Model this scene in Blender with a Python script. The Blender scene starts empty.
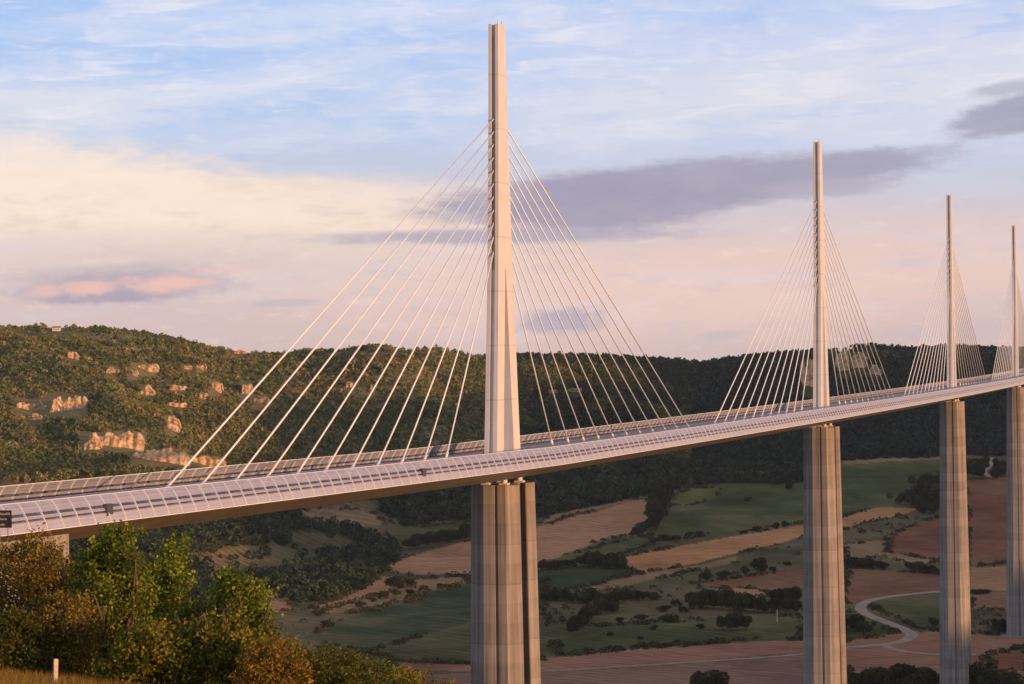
import bpy, math, random
import numpy as np
from mathutils import Vector, Matrix

random.seed(7)
rng = np.random.default_rng(7)
scene = bpy.context.scene
COL = scene.collection
R = math.radians

# ------------------------------------------------------------------ camera
F_PX, PITCH, ROLL = 2622.1, 0.0015, -0.0141
CX, CY = 512.0, 342.0
cd = bpy.data.cameras.new("camera")
cam = bpy.data.objects.new("camera", cd)
COL.objects.link(cam)
cd.sensor_width = 36.0
cd.lens = F_PX / 1024.0 * 36.0
cd.clip_start = 0.5
cd.clip_end = 30000.0
cam.rotation_euler = (Matrix.Rotation(R(90) + PITCH, 3, 'X') @ Matrix.Rotation(ROLL, 3, 'Z')).to_euler()
scene.camera = cam


def project(X, Y, Z):
    c, s = math.cos(PITCH), math.sin(PITCH)
    d = Y * c + Z * s
    v = -Y * s + Z * c
    px = F_PX * X / d
    py = -F_PX * v / d
    cr, sr = math.cos(ROLL), math.sin(ROLL)
    return CX + cr * px - sr * py, CY + sr * px + cr * py


def ray(px, py):
    cr, sr = math.cos(ROLL), math.sin(ROLL)
    a, b = px - CX, py - CY
    u = cr * a + sr * b
    v = sr * a - cr * b           # up
    c, s = math.cos(PITCH), math.sin(PITCH)
    d = np.array([u, F_PX * c - v * s, F_PX * s + v * c])
    return d / np.linalg.norm(d)


# ------------------------------------------------------------------ noise
PERM = rng.random((256, 256))


def vnoise(x, y):
    x = np.asarray(x, float); y = np.asarray(y, float)
    xi = np.floor(x).astype(int); yi = np.floor(y).astype(int)
    fx = x - xi; fy = y - yi
    fx = fx * fx * (3 - 2 * fx); fy = fy * fy * (3 - 2 * fy)
    a = PERM[xi & 255, yi & 255]; b = PERM[(xi + 1) & 255, yi & 255]
    c = PERM[xi & 255, (yi + 1) & 255]; d = PERM[(xi + 1) & 255, (yi + 1) & 255]
    return (a * (1 - fx) + b * fx) * (1 - fy) + (c * (1 - fx) + d * fx) * fy


def fbm(x, y, o=4):
    s = 0.0; a = 0.5; t = 0.0
    for i in range(o):
        s = s + a * vnoise(x * 2 ** i + 17.3 * i, y * 2 ** i + 5.1 * i); t += a; a *= 0.5
    return s / t


def sstep(a, b, x):
    t = np.clip((x - a) / (b - a), 0, 1)
    return t * t * (3 - 2 * t)


# ------------------------------------------------------------------ viaduct axis
TH, IK = 0.3157, -1 / 20000.0
P7X, P7Y, P7Z = -2.22, 534.44, -22.45


def axis_xy(s):
    a = TH + IK * s / 2
    return P7X + s * math.sin(a), P7Y + s * math.cos(a)


def deck_raise(s):
    return 0.0095 * max(0.0, -s - 12)


def vpt(s, v, h):
    """station s along the axis, v metres to the right, h metres over the carriageway"""
    x, y = axis_xy(s)
    b = TH + IK * s
    return (x + v * math.cos(b), y - v * math.sin(b), P7Z + deck_raise(s) + h + 0.005 * v)


PIER_H = [77.6, 112.0, 136.4, 144.2, 175.0]
PIER_S = [342.0 * k for k in range(5)]

# ------------------------------------------------------------------ terrain
SUN_AZ = np.array([0.80, -0.60])      # horizontal direction towards the sun
PERP = np.array([0.60, 0.80])
SUN_EL = R(4.6)
ctrl = [
    (0, 0, -1.7), (-12, 0, -1.5), (25, 0, -6), (0, -60, -1), (0, 30, -5.2), (-8, 35, -4.9), (-5, 50, -7.5),
    (-14, 68, -8.4), (-11, 71, -9.0), (-18, 74, -9.2), (-6, 72, -10.5), (0, 75, -14), (10, 70, -17), (-26, 70, -8.6), (-7, 85, -14.0),
    (-15, 88, -12.5), (-10, 110, -21), (-25, 140, -24), (0, 150, -38), (-40, 110, -14),
    (-66, 339, -28), (-95, 300, -25), (-76, 300, -27), (-80, 250, -32), (-130, 200, -20), (-40, 339, -52), (-45, 250, -46), (-40, 420, -70),
    (-120, 360, -26), (-110, 420, -45),
    (-2, 534, -105), (60, 534, -116), (-70, 560, -88), (102, 860, -139.5), (-100, 860, -140), (206, 1188, -163), (310, 1500, -172),
    (60, 200, -62), (100, 350, -97), (150, 100, -45), (200, 600, -126),
    (200, 384, -108), (400, 234, -92), (600, 84, -66), (800, -66, -40), (200, 0, -40), (400, 0, -60),
    (-200, 250, -15), (-400, 300, -20), (-300, 0, -5), (-400, -300, 0), (0, -400, -4), (-800, 600, -60), (-500, 1000, -140),
    (-900, 1400, -150), (-1300, 300, -40), (0, -1300, 0), (-1300, -600, 0), (800, 800, -142), (1200, 1000, -150), (1000, 300, -105),
    (900, -300, -40), (0, 1300, -165), (-300, 1400, -158), (500, 1400, -166), (0, 1100, -158),
]
cp = np.array(ctrl, float)


def tps(r2):
    return 0.5 * r2 * np.log(r2 + 1e-9)


_sc = 100.0
_P = cp[:, :2] / _sc
_n = len(_P)
_K = tps(((_P[:, None] - _P[None]) ** 2).sum(-1)) + 0.001 * np.eye(_n)
_A = np.zeros((_n + 3, _n + 3))
_A[:_n, :_n] = _K; _A[:_n, _n] = 1; _A[:_n, _n + 1:] = _P; _A[_n, :_n] = 1; _A[_n + 1:, :_n] = _P.T
_W = np.linalg.solve(_A, np.concatenate([cp[:, 2], np.zeros(3)]))


def near_z(X, Y):
    x = np.ravel(X) / _sc; y = np.ravel(Y) / _sc
    out = np.empty(len(x))
    for i in range(0, len(x), 20000):
        r2 = (x[i:i + 20000, None] - _P[None, :, 0]) ** 2 + (y[i:i + 20000, None] - _P[None, :, 1]) ** 2
        out[i:i + 20000] = tps(r2) @ _W[:_n] + _W[_n] + _W[_n + 1] * x[i:i + 20000] + _W[_n + 2] * y[i:i + 20000]
    return np.clip(out.reshape(np.shape(X)), -190, 30)


def horizon_row(px):
    return 346.0 - 0.0141 * (px - 512)


RIDGE = [(-140, 322), (0, 327), (60, 326), (130, 330), (180, 338), (240, 348), (275, 351), (310, 349), (350, 347), (430, 344), (485, 352), (530, 352),
         (575, 353), (620, 354), (660, 356), (700, 360), (740, 355), (790, 350), (830, 348), (870, 343), (905, 345), (950, 344), (1000, 346), (1150, 344)]
_rq = np.array([(p - 512) / F_PX for p, _ in RIDGE])
_rd = np.array([-(y - horizon_row(p)) / F_PX for p, y in RIDGE])
_hq = np.array([-.30, -.19, -.12, -.07, -.02, .05, .12, .20, .30])
_hs = np.array([1850, 1850, 1880, 2100, 2500, 2750, 2820, 2850, 2850])
_hr = np.array([3100, 3100, 3080, 3200, 3280, 3420, 3480, 3500, 3500])
H_B = np.array([-3000, 500, 1000, 1380, 1480, 1530, 1600, 1780, 1880, 1960, 2030, 2080, 2150, 2250, 2350, 2450, 2540, 2650, 2740, 2790, 2850, 2950, 2978, 3030, 3060, 3600])  # unseen ridge sunward, its crest shaped to cast the valley and hillside shade
H_Z = np.array([-20, -22, -18, -8, 8, 55, 76, 92, 100, 134, 160, 166, 156, 154, 168, 174, 184, 186, 190, 202, 238, 240, 172, 172, 240, 245])


def terrain(X, Y):
    X = np.asarray(X, float); Y = np.asarray(Y, float)
    r = np.hypot(X, Y)
    q = np.where(Y > 1, X / np.maximum(Y, 1), np.sign(X) * 9)
    vz = np.interp(r, [0, 1200, 1520, 2000, 2500, 2900, 3600, 7000], [-160, -164, -172, -165, -152, -130, -118, -120])
    vz = vz + (fbm(X / 260 + 3, Y / 260 + 9, 3) - .5) * 12 * sstep(1500, 1900, r)
    rs = np.interp(q, _hq, _hs); rr = np.interp(q, _hq, _hr)
    zr = np.interp(q, _rq, _rd) * rr - np.interp(q, [-.13, -.09], [2.0, 6.0])
    t = np.clip((r - rs) / (rr - rs), 0, 1)
    prof = np.where(t < 1, t ** 1.25, 1.0)
    prof = prof + 0.10 * np.sin(np.pi * t) * t
    prof = np.minimum(prof, 1.0)
    hz = vz + (zr - vz) * prof
    g = fbm(X / 230 + 31, Y / 420 + 7, 4) - .5
    g2 = np.abs(fbm((X + .45 * Y) / 190 + 11, Y / 1000 + 4, 3) - .5)
    env = np.sin(np.pi * np.clip(t, 0, 1)) ** .8
    cen = np.exp(-((q + .055) / .045) ** 2)
    hz = hz + env * (g * 62 + (g2 - .12) * (80 + 110 * cen))
    hz = np.where(r > rr, np.maximum(zr - (r - rr) * .06, -70), hz)
    zfar = hz
    w = sstep(1200, 1480, r) * (Y > 0)
    zn = near_z(X, Y)
    z = zn * (1 - w) + zfar * w
    a = X * SUN_AZ[0] + Y * SUN_AZ[1]; b = X * PERP[0] + Y * PERP[1]
    H = np.interp(b, H_B, H_Z) + (fbm(b / 70, a * 0 + 2.5, 4) - .5) * np.interp(b, [1850, 2000], [14, 36])
    wr = sstep(450, 900, a)
    z = z * (1 - wr) + H * wr
    return z


def at(px, py, rmin=40.0):
    d = ray(px, py)
    t = np.geomspace(rmin, 5200, 5000)
    z = terrain(d[0] * t, d[1] * t)
    below = np.nonzero(d[2] * t <= z)[0]
    i = below[0] if len(below) else len(t) - 1
    return np.array([d[0] * t[i], d[1] * t[i], z[i]])


def gz(x, y):
    return float(terrain(np.array([x]), np.array([y]))[0])


# ------------------------------------------------------------------ object helpers
def link(name, me, parent=None, mat=None):
    o = bpy.data.objects.new(name, me)
    COL.objects.link(o)
    if mat is not None and me is not None and not len(me.materials):
        me.materials.append(mat)
    if parent is not None:
        o.parent = parent
        o.matrix_parent_inverse = Matrix.Translation(parent_world(parent)).inverted()
    return o


_world = {}


def parent_world(o):
    v = Vector(o.location)
    if o.parent is not None:
        return v + parent_world(o.parent) if not _world.get(o.name) else v
    return v


def thing(name, label, cat, loc=(0, 0, 0), group=None):
    o = bpy.data.objects.new(name, None)
    COL.objects.link(o)
    o.location = loc
    o.empty_display_size = 0.5
    tag(o, label, cat, group)
    return o


def tag(o, label, cat, group=None):
    o['label'] = label; o['category'] = cat
    if group:
        o['group'] = group


def part(name, me, parent, mat=None):
    """a mesh in the parent's own space"""
    o = bpy.data.objects.new(name, me)
    COL.objects.link(o)
    if mat is not None and not len(me.materials):
        me.materials.append(mat)
    o.parent = parent
    return o


class MB:
    def __init__(self):
        self.v = []; self.f = []; self.m = []; self.mi = 0

    def add(self, vs, fs):
        n = len(self.v)
        self.v += [tuple(p) for p in vs]
        self.f += [tuple(i + n for i in f) for f in fs]
        self.m += [self.mi] * len(fs)

    def box8(self, p):
        self.add(p, [(0, 3, 2, 1), (4, 5, 6, 7), (0, 1, 5, 4), (1, 2, 6, 5), (2, 3, 7, 6), (3, 0, 4, 7)])

    def box(self, x0, x1, y0, y1, z0, z1):
        self.box8([(x0, y0, z0), (x1, y0, z0), (x1, y1, z0), (x0, y1, z0), (x0, y0, z1), (x1, y0, z1), (x1, y1, z1), (x0, y1, z1)])

    def tube(self, pts, rad, n=8, cap=True):
        pts = [Vector(p) for p in pts]
        rings = []
        m = len(pts)
        for i, p in enumerate(pts):
            d = (pts[min(i + 1, m - 1)] - pts[max(i - 1, 0)]).normalized()
            up = Vector((0, 0, 1)) if abs(d.z) < .95 else Vector((1, 0, 0))
            a = d.cross(up).normalized(); b = a.cross(d).normalized()
            r = float(rad[i] if isinstance(rad, (list, tuple)) else rad)
            rings.append([p + r * (math.cos(2 * math.pi * k / n) * a + math.sin(2 * math.pi * k / n) * b) for k in range(n)])
        vs = [q for rg in rings for q in rg]
        fs = []
        for i in range(m - 1):
            for k in range(n):
                k2 = (k + 1) % n
                fs.append((i * n + k, i * n + k2, (i + 1) * n + k2, (i + 1) * n + k))
        if cap:
            fs.append(tuple(range(n - 1, -1, -1))); fs.append(tuple((m - 1) * n + k for k in range(n)))
        self.add(vs, fs)

    def loft(self, rings, cap=True):
        n = len(rings[0]); m = len(rings)
        vs = [q for rg in rings for q in rg]
        fs = []
        for i in range(m - 1):
            for k in range(n):
                k2 = (k + 1) % n
                fs.append((i * n + k, i * n + k2, (i + 1) * n + k2, (i + 1) * n + k))
        if cap:
            fs.append(tuple(range(n - 1, -1, -1))); fs.append(tuple((m - 1) * n + k for k in range(n)))
        self.add(vs, fs)

    def mesh(self, name, mats=None, smooth=False):
        me = bpy.data.meshes.new(name)
        me.from_pydata(self.v, [], self.f)
        for m in mats or []:
            me.materials.append(m)
        if mats and len(mats) > 1:
            me.polygons.foreach_set("material_index", self.m)
        if smooth:
            me.polygons.foreach_set("use_smooth", [True] * len(self.f))
        me.update()
        return me


def np_mesh(name, V, Fc, mat=None, col=None, smooth=False):
    """V (n,3), Fc (m,k) arrays, col (n,3) optional point colours"""
    me = bpy.data.meshes.new(name)
    k = Fc.shape[1]
    me.vertices.add(len(V)); me.vertices.foreach_set("co", np.ascontiguousarray(V, dtype=np.float32).ravel())
    me.loops.add(Fc.size); me.loops.foreach_set("vertex_index", np.ascontiguousarray(Fc, dtype=np.int32).ravel())
    me.polygons.add(len(Fc))
    me.polygons.foreach_set("loop_start", np.arange(0, Fc.size, k, dtype=np.int32))
    me.polygons.foreach_set("loop_total", np.full(len(Fc), k, dtype=np.int32))
    if smooth:
        me.polygons.foreach_set("use_smooth", np.ones(len(Fc), dtype=bool))
    me.update(calc_edges=True)
    if col is not None:
        at_ = me.attributes.new("Col", 'FLOAT_COLOR', 'POINT')
        c4 = np.ones((len(V), 4), dtype=np.float32); c4[:, :3] = col
        at_.data.foreach_set("color", c4.ravel())
    if mat is not None:
        me.materials.append(mat)
    return me


# ------------------------------------------------------------------ materials
class NT:
    def __init__(self, tree):
        self.t = tree; self.n = tree.nodes; self.l = tree.links

    def new(self, kind, **kw):
        nd = self.n.new(kind)
        for k, v in kw.items():
            setattr(nd, k, v)
        return nd

    def put(self, sock, v):
        if hasattr(v, 'is_output') or isinstance(v, bpy.types.NodeSocket):
            self.l.new(v, sock)
        else:
            sock.default_value = v

    def math(self, op, a, b=None, c=None, clamp=False):
        nd = self.new('ShaderNodeMath', operation=op, use_clamp=clamp)
        self.put(nd.inputs[0], a)
        if b is not None: self.put(nd.inputs[1], b)
        if c is not None: self.put(nd.inputs[2], c)
        return nd.outputs[0]

    def mix(self, fac, a, b, mode='MIX'):
        nd = self.new('ShaderNodeMix', data_type='RGBA', blend_type=mode)
        self.put(nd.inputs[0], fac); self.put(nd.inputs[6], a); self.put(nd.inputs[7], b)
        return nd.outputs[2]

    def noise(self, vec, scale, detail=3, rough=.55, dim='3D'):
        nd = self.new('ShaderNodeTexNoise', noise_dimensions=dim)
        if vec is not None: self.l.new(vec, nd.inputs['Vector'])
        nd.inputs['Scale'].default_value = scale; nd.inputs['Detail'].default_value = detail
        nd.inputs['Roughness'].default_value = rough
        return nd.outputs['Fac']

    def ramp(self, fac, stops, interp='LINEAR'):
        nd = self.new('ShaderNodeValToRGB')
        cr = nd.color_ramp; cr.interpolation = interp
        while len(cr.elements) < len(stops): cr.elements.new(.5)
        for e, (p, c) in zip(cr.elements, stops):
            e.position = p; e.color = (*c, 1) if len(c) == 3 else c
        self.put(nd.inputs[0], fac)
        return nd.outputs[0]

    def maprange(self, v, a, b, c, d, smooth=True):
        nd = self.new('ShaderNodeMapRange', interpolation_type='SMOOTHSTEP' if smooth else 'LINEAR')
        self.put(nd.inputs[0], v)
        for i, q in zip((1, 2, 3, 4), (a, b, c, d)): self.put(nd.inputs[i], q)
        return nd.outputs[0]


def C4(c): return (c[0], c[1], c[2], 1.0)


def mat_base(name):
    m = bpy.data.materials.new(name); m.use_nodes = True
    nt = NT(m.node_tree)
    b = nt.n['Principled BSDF']
    return m, nt, b


def mat_noise(name, c1, c2, scale, rough=.7, bump=0.0, metal=0.0, spec=.4, coord='Object', detail=4):
    m, nt, b = mat_base(name)
    tc = nt.new('ShaderNodeTexCoord')
    f = nt.noise(tc.outputs[coord], scale, detail)
    f = nt.maprange(f, .3, .7, 0, 1)
    nt.put(b.inputs['Base Color'], nt.mix(f, C4(c1), C4(c2)))
    b.inputs['Roughness'].default_value = rough; b.inputs['Metallic'].default_value = metal
    b.inputs['Specular IOR Level'].default_value = spec
    if bump:
        bp = nt.new('ShaderNodeBump'); bp.inputs['Strength'].default_value = bump
        nt.l.new(f, bp.inputs['Height']); nt.l.new(bp.outputs[0], b.inputs['Normal'])
    return m


def mat_foliage(name, tint=(1, 1, 1), translucent=.25, objvar=0.0, scale=.6):
    m, nt, b = mat_base(name)
    at_ = nt.new('ShaderNodeAttribute', attribute_name='Col')
    col = nt.mix(1.0, at_.outputs['Color'], C4(tint), 'MULTIPLY')
    tc = nt.new('ShaderNodeTexCoord')
    f = nt.noise(tc.outputs['Object'], scale, 2)
    col = nt.mix(nt.math('MULTIPLY', f, .35), col, (.015, .016, .008, 1))
    if objvar:
        oi = nt.new('ShaderNodeObjectInfo')
        hsv = nt.new('ShaderNodeHueSaturation')
        nt.put(hsv.inputs['Hue'], nt.math('MULTIPLY_ADD', oi.outputs['Random'], .05, .475))
        nt.put(hsv.inputs['Value'], nt.math('MULTIPLY_ADD', oi.outputs['Random'], objvar, 1 - objvar / 2))
        nt.put(hsv.inputs['Color'], col); col = hsv.outputs[0]
    nt.put(b.inputs['Base Color'], col)
    b.inputs['Roughness'].default_value = .85; b.inputs['Specular IOR Level'].default_value = .06
    if translucent:
        tr = nt.new('ShaderNodeBsdfTranslucent'); nt.put(tr.inputs[0], nt.mix(1.0, col, (1.2, 1.25, .6, 1), 'MULTIPLY'))
        mx = nt.new('ShaderNodeMixShader'); mx.inputs[0].default_value = translucent
        nt.l.new(b.outputs[0], mx.inputs[1]); nt.l.new(tr.outputs[0], mx.inputs[2])
        nt.l.new(mx.outputs[0], nt.n['Material Output'].inputs[0])
    return m


def mat_ground():
    m, nt, b = mat_base('ground')
    at_ = nt.new('ShaderNodeAttribute', attribute_name='Col')
    geo = nt.new('ShaderNodeNewGeometry')
    n1 = nt.noise(geo.outputs['Position'], .012, 5, .6)
    n2 = nt.noise(geo.outputs['Position'], .09, 4, .6)
    n3 = nt.noise(geo.outputs['Position'], 1.6, 3, .6)
    k = nt.math('ADD', nt.math('MULTIPLY_ADD', n1, .9, .55), nt.math('MULTIPLY_ADD', n2, .7, -.35))
    k = nt.math('ADD', k, nt.math('MULTIPLY_ADD', n3, .5, -.25))
    wv = nt.new('ShaderNodeTexWave', wave_type='BANDS', bands_direction='DIAGONAL')
    wv.inputs['Scale'].default_value = .045; wv.inputs['Distortion'].default_value = 9.0; wv.inputs['Detail'].default_value = 3.0; wv.inputs['Detail Scale'].default_value = .5
    nt.l.new(geo.outputs['Position'], wv.inputs['Vector'])
    k = nt.math('ADD', k, nt.math('MULTIPLY_ADD', wv.outputs['Fac'], .28, -.14))
    col = nt.mix(1.0, at_.outputs['Color'], nt.new('ShaderNodeCombineColor').outputs[0], 'MULTIPLY')
    cc = nt.n[-1]
    for nd in nt.n:
        if nd.bl_idname == 'ShaderNodeCombineColor':
            for i in range(3): nt.l.new(k, nd.inputs[i])
    nt.put(b.inputs['Base Color'], col)
    b.inputs['Roughness'].default_value = 1.0; b.inputs['Specular IOR Level'].default_value = 0
    bp = nt.new('ShaderNodeBump'); bp.inputs['Strength'].default_value = .5; bp.inputs['Distance'].default_value = 1.2
    nt.l.new(n2, bp.inputs['Height']); nt.l.new(bp.outputs[0], b.inputs['Normal'])
    return m


def mat_concrete():
    m, nt, b = mat_base('pier_concrete')
    geo = nt.new('ShaderNodeNewGeometry')
    sep = nt.new('ShaderNodeSeparateXYZ'); nt.l.new(geo.outputs['Position'], sep.inputs[0])
    mp = nt.new('ShaderNodeMapping'); mp.inputs['Scale'].default_value = (1.1, 1.1, .016)
    nt.l.new(geo.outputs['Position'], mp.inputs[0])
    streak = nt.noise(mp.outputs[0], 1.0, 4, .6)
    blot = nt.noise(geo.outputs['Position'], .22, 4, .6)
    lift = nt.math('FLOOR', nt.math('DIVIDE', sep.outputs['Z'], 4.0))
    wn = nt.new('ShaderNodeTexWhiteNoise', noise_dimensions='1D'); nt.l.new(lift, wn.inputs['W'])
    fr = nt.math('FRACT', nt.math('DIVIDE', sep.outputs['Z'], 4.0))
    joint = nt.math('LESS_THAN', fr, .07)
    k = nt.math('MULTIPLY_ADD', streak, 1.7, .10)
    k = nt.math('ADD', k, nt.math('MULTIPLY_ADD', blot, .5, -.25))
    k = nt.math('ADD', k, nt.math('MULTIPLY_ADD', wn.outputs[0], .2, -.1))
    k = nt.math('SUBTRACT', k, nt.math('MULTIPLY', joint, .11))
    cc = nt.new('ShaderNodeCombineColor')
    for i, w in enumerate((.29, .25, .215)): nt.put(cc.inputs[i], nt.math('MULTIPLY', k, w))
    nt.put(b.inputs['Base Color'], cc.outputs[0])
    b.inputs['Roughness'].default_value = .85; b.inputs['Specular IOR Level'].default_value = .25
    return m


def mat_panel(name, col, opacity, rough=.35):
    m, nt, b = mat_base(name)
    geo = nt.new('ShaderNodeNewGeometry')
    n = nt.noise(geo.outputs['Position'], .35, 4, .65)
    nt.put(b.inputs['Base Color'], nt.mix(n, C4([c * .8 for c in col]), C4(col)))
    b.inputs['Roughness'].default_value = rough; b.inputs['Specular IOR Level'].default_value = .5
    tr = nt.new('ShaderNodeBsdfTransparent'); tr.inputs[0].default_value = (.97, .96, 1, 1)
    mx = nt.new('ShaderNodeMixShader')
    nt.put(mx.inputs[0], nt.math('MULTIPLY_ADD', n, .2, opacity - .1))
    nt.l.new(tr.outputs[0], mx.inputs[1]); nt.l.new(b.outputs[0], mx.inputs[2])
    nt.l.new(mx.outputs[0], nt.n['Material Output'].inputs[0])
    return m


M = {}
M['concrete'] = mat_concrete()
M['white_steel'] = mat_noise('white_steel', (.61, .575, .535), (.67, .635, .595), .25, .45, spec=.4, coord='Object')
M['deck_steel'] = mat_noise('deck_steel', (.21, .17, .135), (.30, .245, .195), .16, .5)
_nt = NT(M['white_steel'].node_tree); _b = _nt.n['Principled BSDF']; _geo = _nt.new('ShaderNodeNewGeometry')
_sp = _nt.new('ShaderNodeSeparateXYZ'); _nt.l.new(_geo.outputs['Position'], _sp.inputs[0])
_fr = _nt.math('FRACT', _nt.math('DIVIDE', _sp.outputs['Z'], 11.0))
_mp = _nt.new('ShaderNodeMapping'); _mp.inputs['Scale'].default_value = (1.4, 1.4, .03); _nt.l.new(_geo.outputs['Position'], _mp.inputs[0])
_st = _nt.noise(_mp.outputs[0], 1.0, 4, .6)
_src = _b.inputs['Base Color'].links[0].from_socket
_dk = _nt.math('ADD', _nt.math('MULTIPLY', _nt.math('LESS_THAN', _fr, .025), .35), _nt.maprange(_st, .5, .75, 0, .30))
_nt.put(_b.inputs['Base Color'], _nt.mix(_dk, _src, (.36, .31, .27, 1)))
M['cable'] = mat_noise('cable_sheath', (.78, .75, .72), (.84, .82, .78), .4, .4)
M['asphalt'] = mat_noise('asphalt', (.19, .165, .165), (.26, .23, .225), .5, .9)
M['paint'] = mat_noise('road_paint', (.62, .62, .6), (.74, .74, .72), 2, .7)
M['median'] = mat_noise('median_concrete', (.42, .38, .36), (.52, .47, .44), .6, .85)
M['rail'] = mat_noise('guard_rail_steel', (.30, .28, .30), (.40, .37, .39), 1.5, .5, metal=.3)
M['dark_rail_kerb_shade'] = mat_noise('dark_rail_kerb_shade', (.05, .048, .07), (.09, .085, .11), 1.5, .6)
M['post'] = mat_noise('screen_post_paint', (.66, .63, .63), (.75, .72, .71), 1.0, .45)
M['panel_low'] = mat_panel('screen_lower_acrylic', (.49, .49, .57), .80, .5)
M['panel_high'] = mat_panel('screen_upper_acrylic', (.60, .57, .62), .40)
M['dark_box'] = mat_noise('dark_box', (.05, .05, .06), (.09, .09, .11), 3, .5)
M['black'] = mat_noise('sign_black', (.012, .011, .010), (.02, .018, .016), 3, .6)
M['sign_white'] = mat_noise('sign_lettering', (.5, .47, .42), (.62, .58, .5), 3, .6)
M['ground'] = mat_ground()
M['track'] = mat_noise('pale_track', (.30, .19, .125), (.42, .28, .19), .15, .95)
M['rock'] = mat_noise('limestone', (.40, .24, .11), (.80, .56, .34), .25, .95, bump=.8, coord='Object', detail=8)
M['bark'] = mat_noise('bark', (.07, .05, .035), (.15, .11, .075), 6, .9)
M['pale_bark'] = mat_noise('pale_bark', (.40, .36, .30), (.5, .46, .40), 4, .9)
M['wood_post'] = mat_noise('weathered_wood', (.46, .36, .24), (.62, .5, .36), 9, .85)
M['plaster'] = mat_noise('plaster', (.66, .55, .42), (.74, .63, .5), .5, .9)
M['tiles'] = mat_noise('roof_tiles', (.32, .15, .09), (.4, .2, .12), 1.2, .9)
M['window'] = mat_noise('window_dark', (.03, .03, .035), (.05, .05, .06), 1, .3)
M['leaf'] = mat_foliage('leaves', (1.15, 1.12, 1.1), translucent=.32, scale=1.3)
M['forest'] = mat_foliage('forest_leaves', translucent=.0, scale=.05)
M['valley_leaf'] = mat_foliage('valley_tree_leaves', translucent=.1, objvar=.5, scale=.3)
M['grass'] = mat_foliage('dry_grass', translucent=.3, scale=1.0)

# ------------------------------------------------------------------ VIADUCT
viaduct = thing('viaduct', 'long white cable stayed motorway viaduct on tall concrete piers crossing the whole valley', 'bridge', vpt(0, 0, 0))
VB = Vector(viaduct.location)


def vmesh(mb, name, mats, smooth=False):
    me = mb.mesh(name, mats, smooth)
    me.transform(Matrix.Translation(-VB))
    return me


def stations(a, b, step=8.0):
    n = int(round((b - a) / step))
    return [a + (b - a) * i / n for i in range(n + 1)]


S0, S1 = -330.0, 1420.0


def sweep(mb, prof, a=S0, b=S1, step=8.34, cap=True):
    mb.loft([[vpt(s, v, h) for v, h in prof] for s in stations(a, b, step)], cap)


mb = MB()
sweep(mb, [(-15.1, -.05), (-15.3, -1.25), (-2.6, -4.5), (2.6, -4.5), (15.3, -1.25), (15.1, -.05)])
deck = part('deck', vmesh(mb, 'deck', [M['deck_steel']]), viaduct)

mb = MB()
for sgn in (-1, 1):
    v0, v1 = sorted((sgn * 2.3, sgn * 13.6))
    sweep(mb, [(v0, -.04), (v0, .0), (v1, .0), (v1, -.04)])
part('road_surface', vmesh(mb, 'road_surface', [M['asphalt']]), deck)
mb = MB()
for sgn in (-1, 1):
    for vv in (2.9, 10.2):
        v0, v1 = sorted((sgn * vv, sgn * (vv + .22)))
        sweep(mb, [(v0, .002), (v0, .006), (v1, .006), (v1, .002)], step=16.68)
    for k in range(120):
        s = S0 + 6 + k * 13.0
        v0, v1 = sorted((sgn * 6.5, sgn * 6.68))
        mb.loft([[vpt(q, v0, .002), vpt(q, v0, .006), vpt(q, v1, .006), vpt(q, v1, .002)] for q in (s, s + 3)])
part('lane_marking', vmesh(mb, 'lane_marking', [M['paint']]), deck)
mb = MB()
sweep(mb, [(-2.2, -.02), (-2.2, .14), (2.2, .14), (2.2, -.02)])
part('median_strip', vmesh(mb, 'median_strip', [M['median']]), deck)
for vv in (-2.0, 2.0):
    mb = MB()
    for h in (.55, .9):
        sweep(mb, [(vv - .06, h), (vv - .06, h + .16), (vv + .06, h + .16), (vv + .06, h)], step=16.68)
    for s in stations(S0 + 1, S1 - 1, 4.17):
        mb.loft([[vpt(s + ds, vv - .04, h), vpt(s + ds, vv + .04, h)] + [vpt(s + ds, vv + .04, h + 0.001), vpt(s + ds, vv - .04, h + .001)] if False else
                 [vpt(s + ds * (1 if h < 2 else 1), vv + dv, h) for ds2, dv in ((0, -.04), (0, .04))] + [vpt(s + .1, vv + .04, h), vpt(s + .1, vv - .04, h)]
                 for ds, h in ((0, .14), (0, 1.04))])
    part('guard_rail', vmesh(mb, 'guard_rail', [M['rail']]), deck)

# windscreens: profile of the curved posts (distance from the axis, height)
PROF = [(15.55, -1.20), (15.36, -.65), (15.14, -.05), (14.88, .55), (14.58, 1.15), (14.22, 1.7), (13.80, 2.2)]


def prof_at(h):
    hs = [p[1] for p in PROF]; vs = [p[0] for p in PROF]
    return float(np.interp(h, hs, vs))


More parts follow.
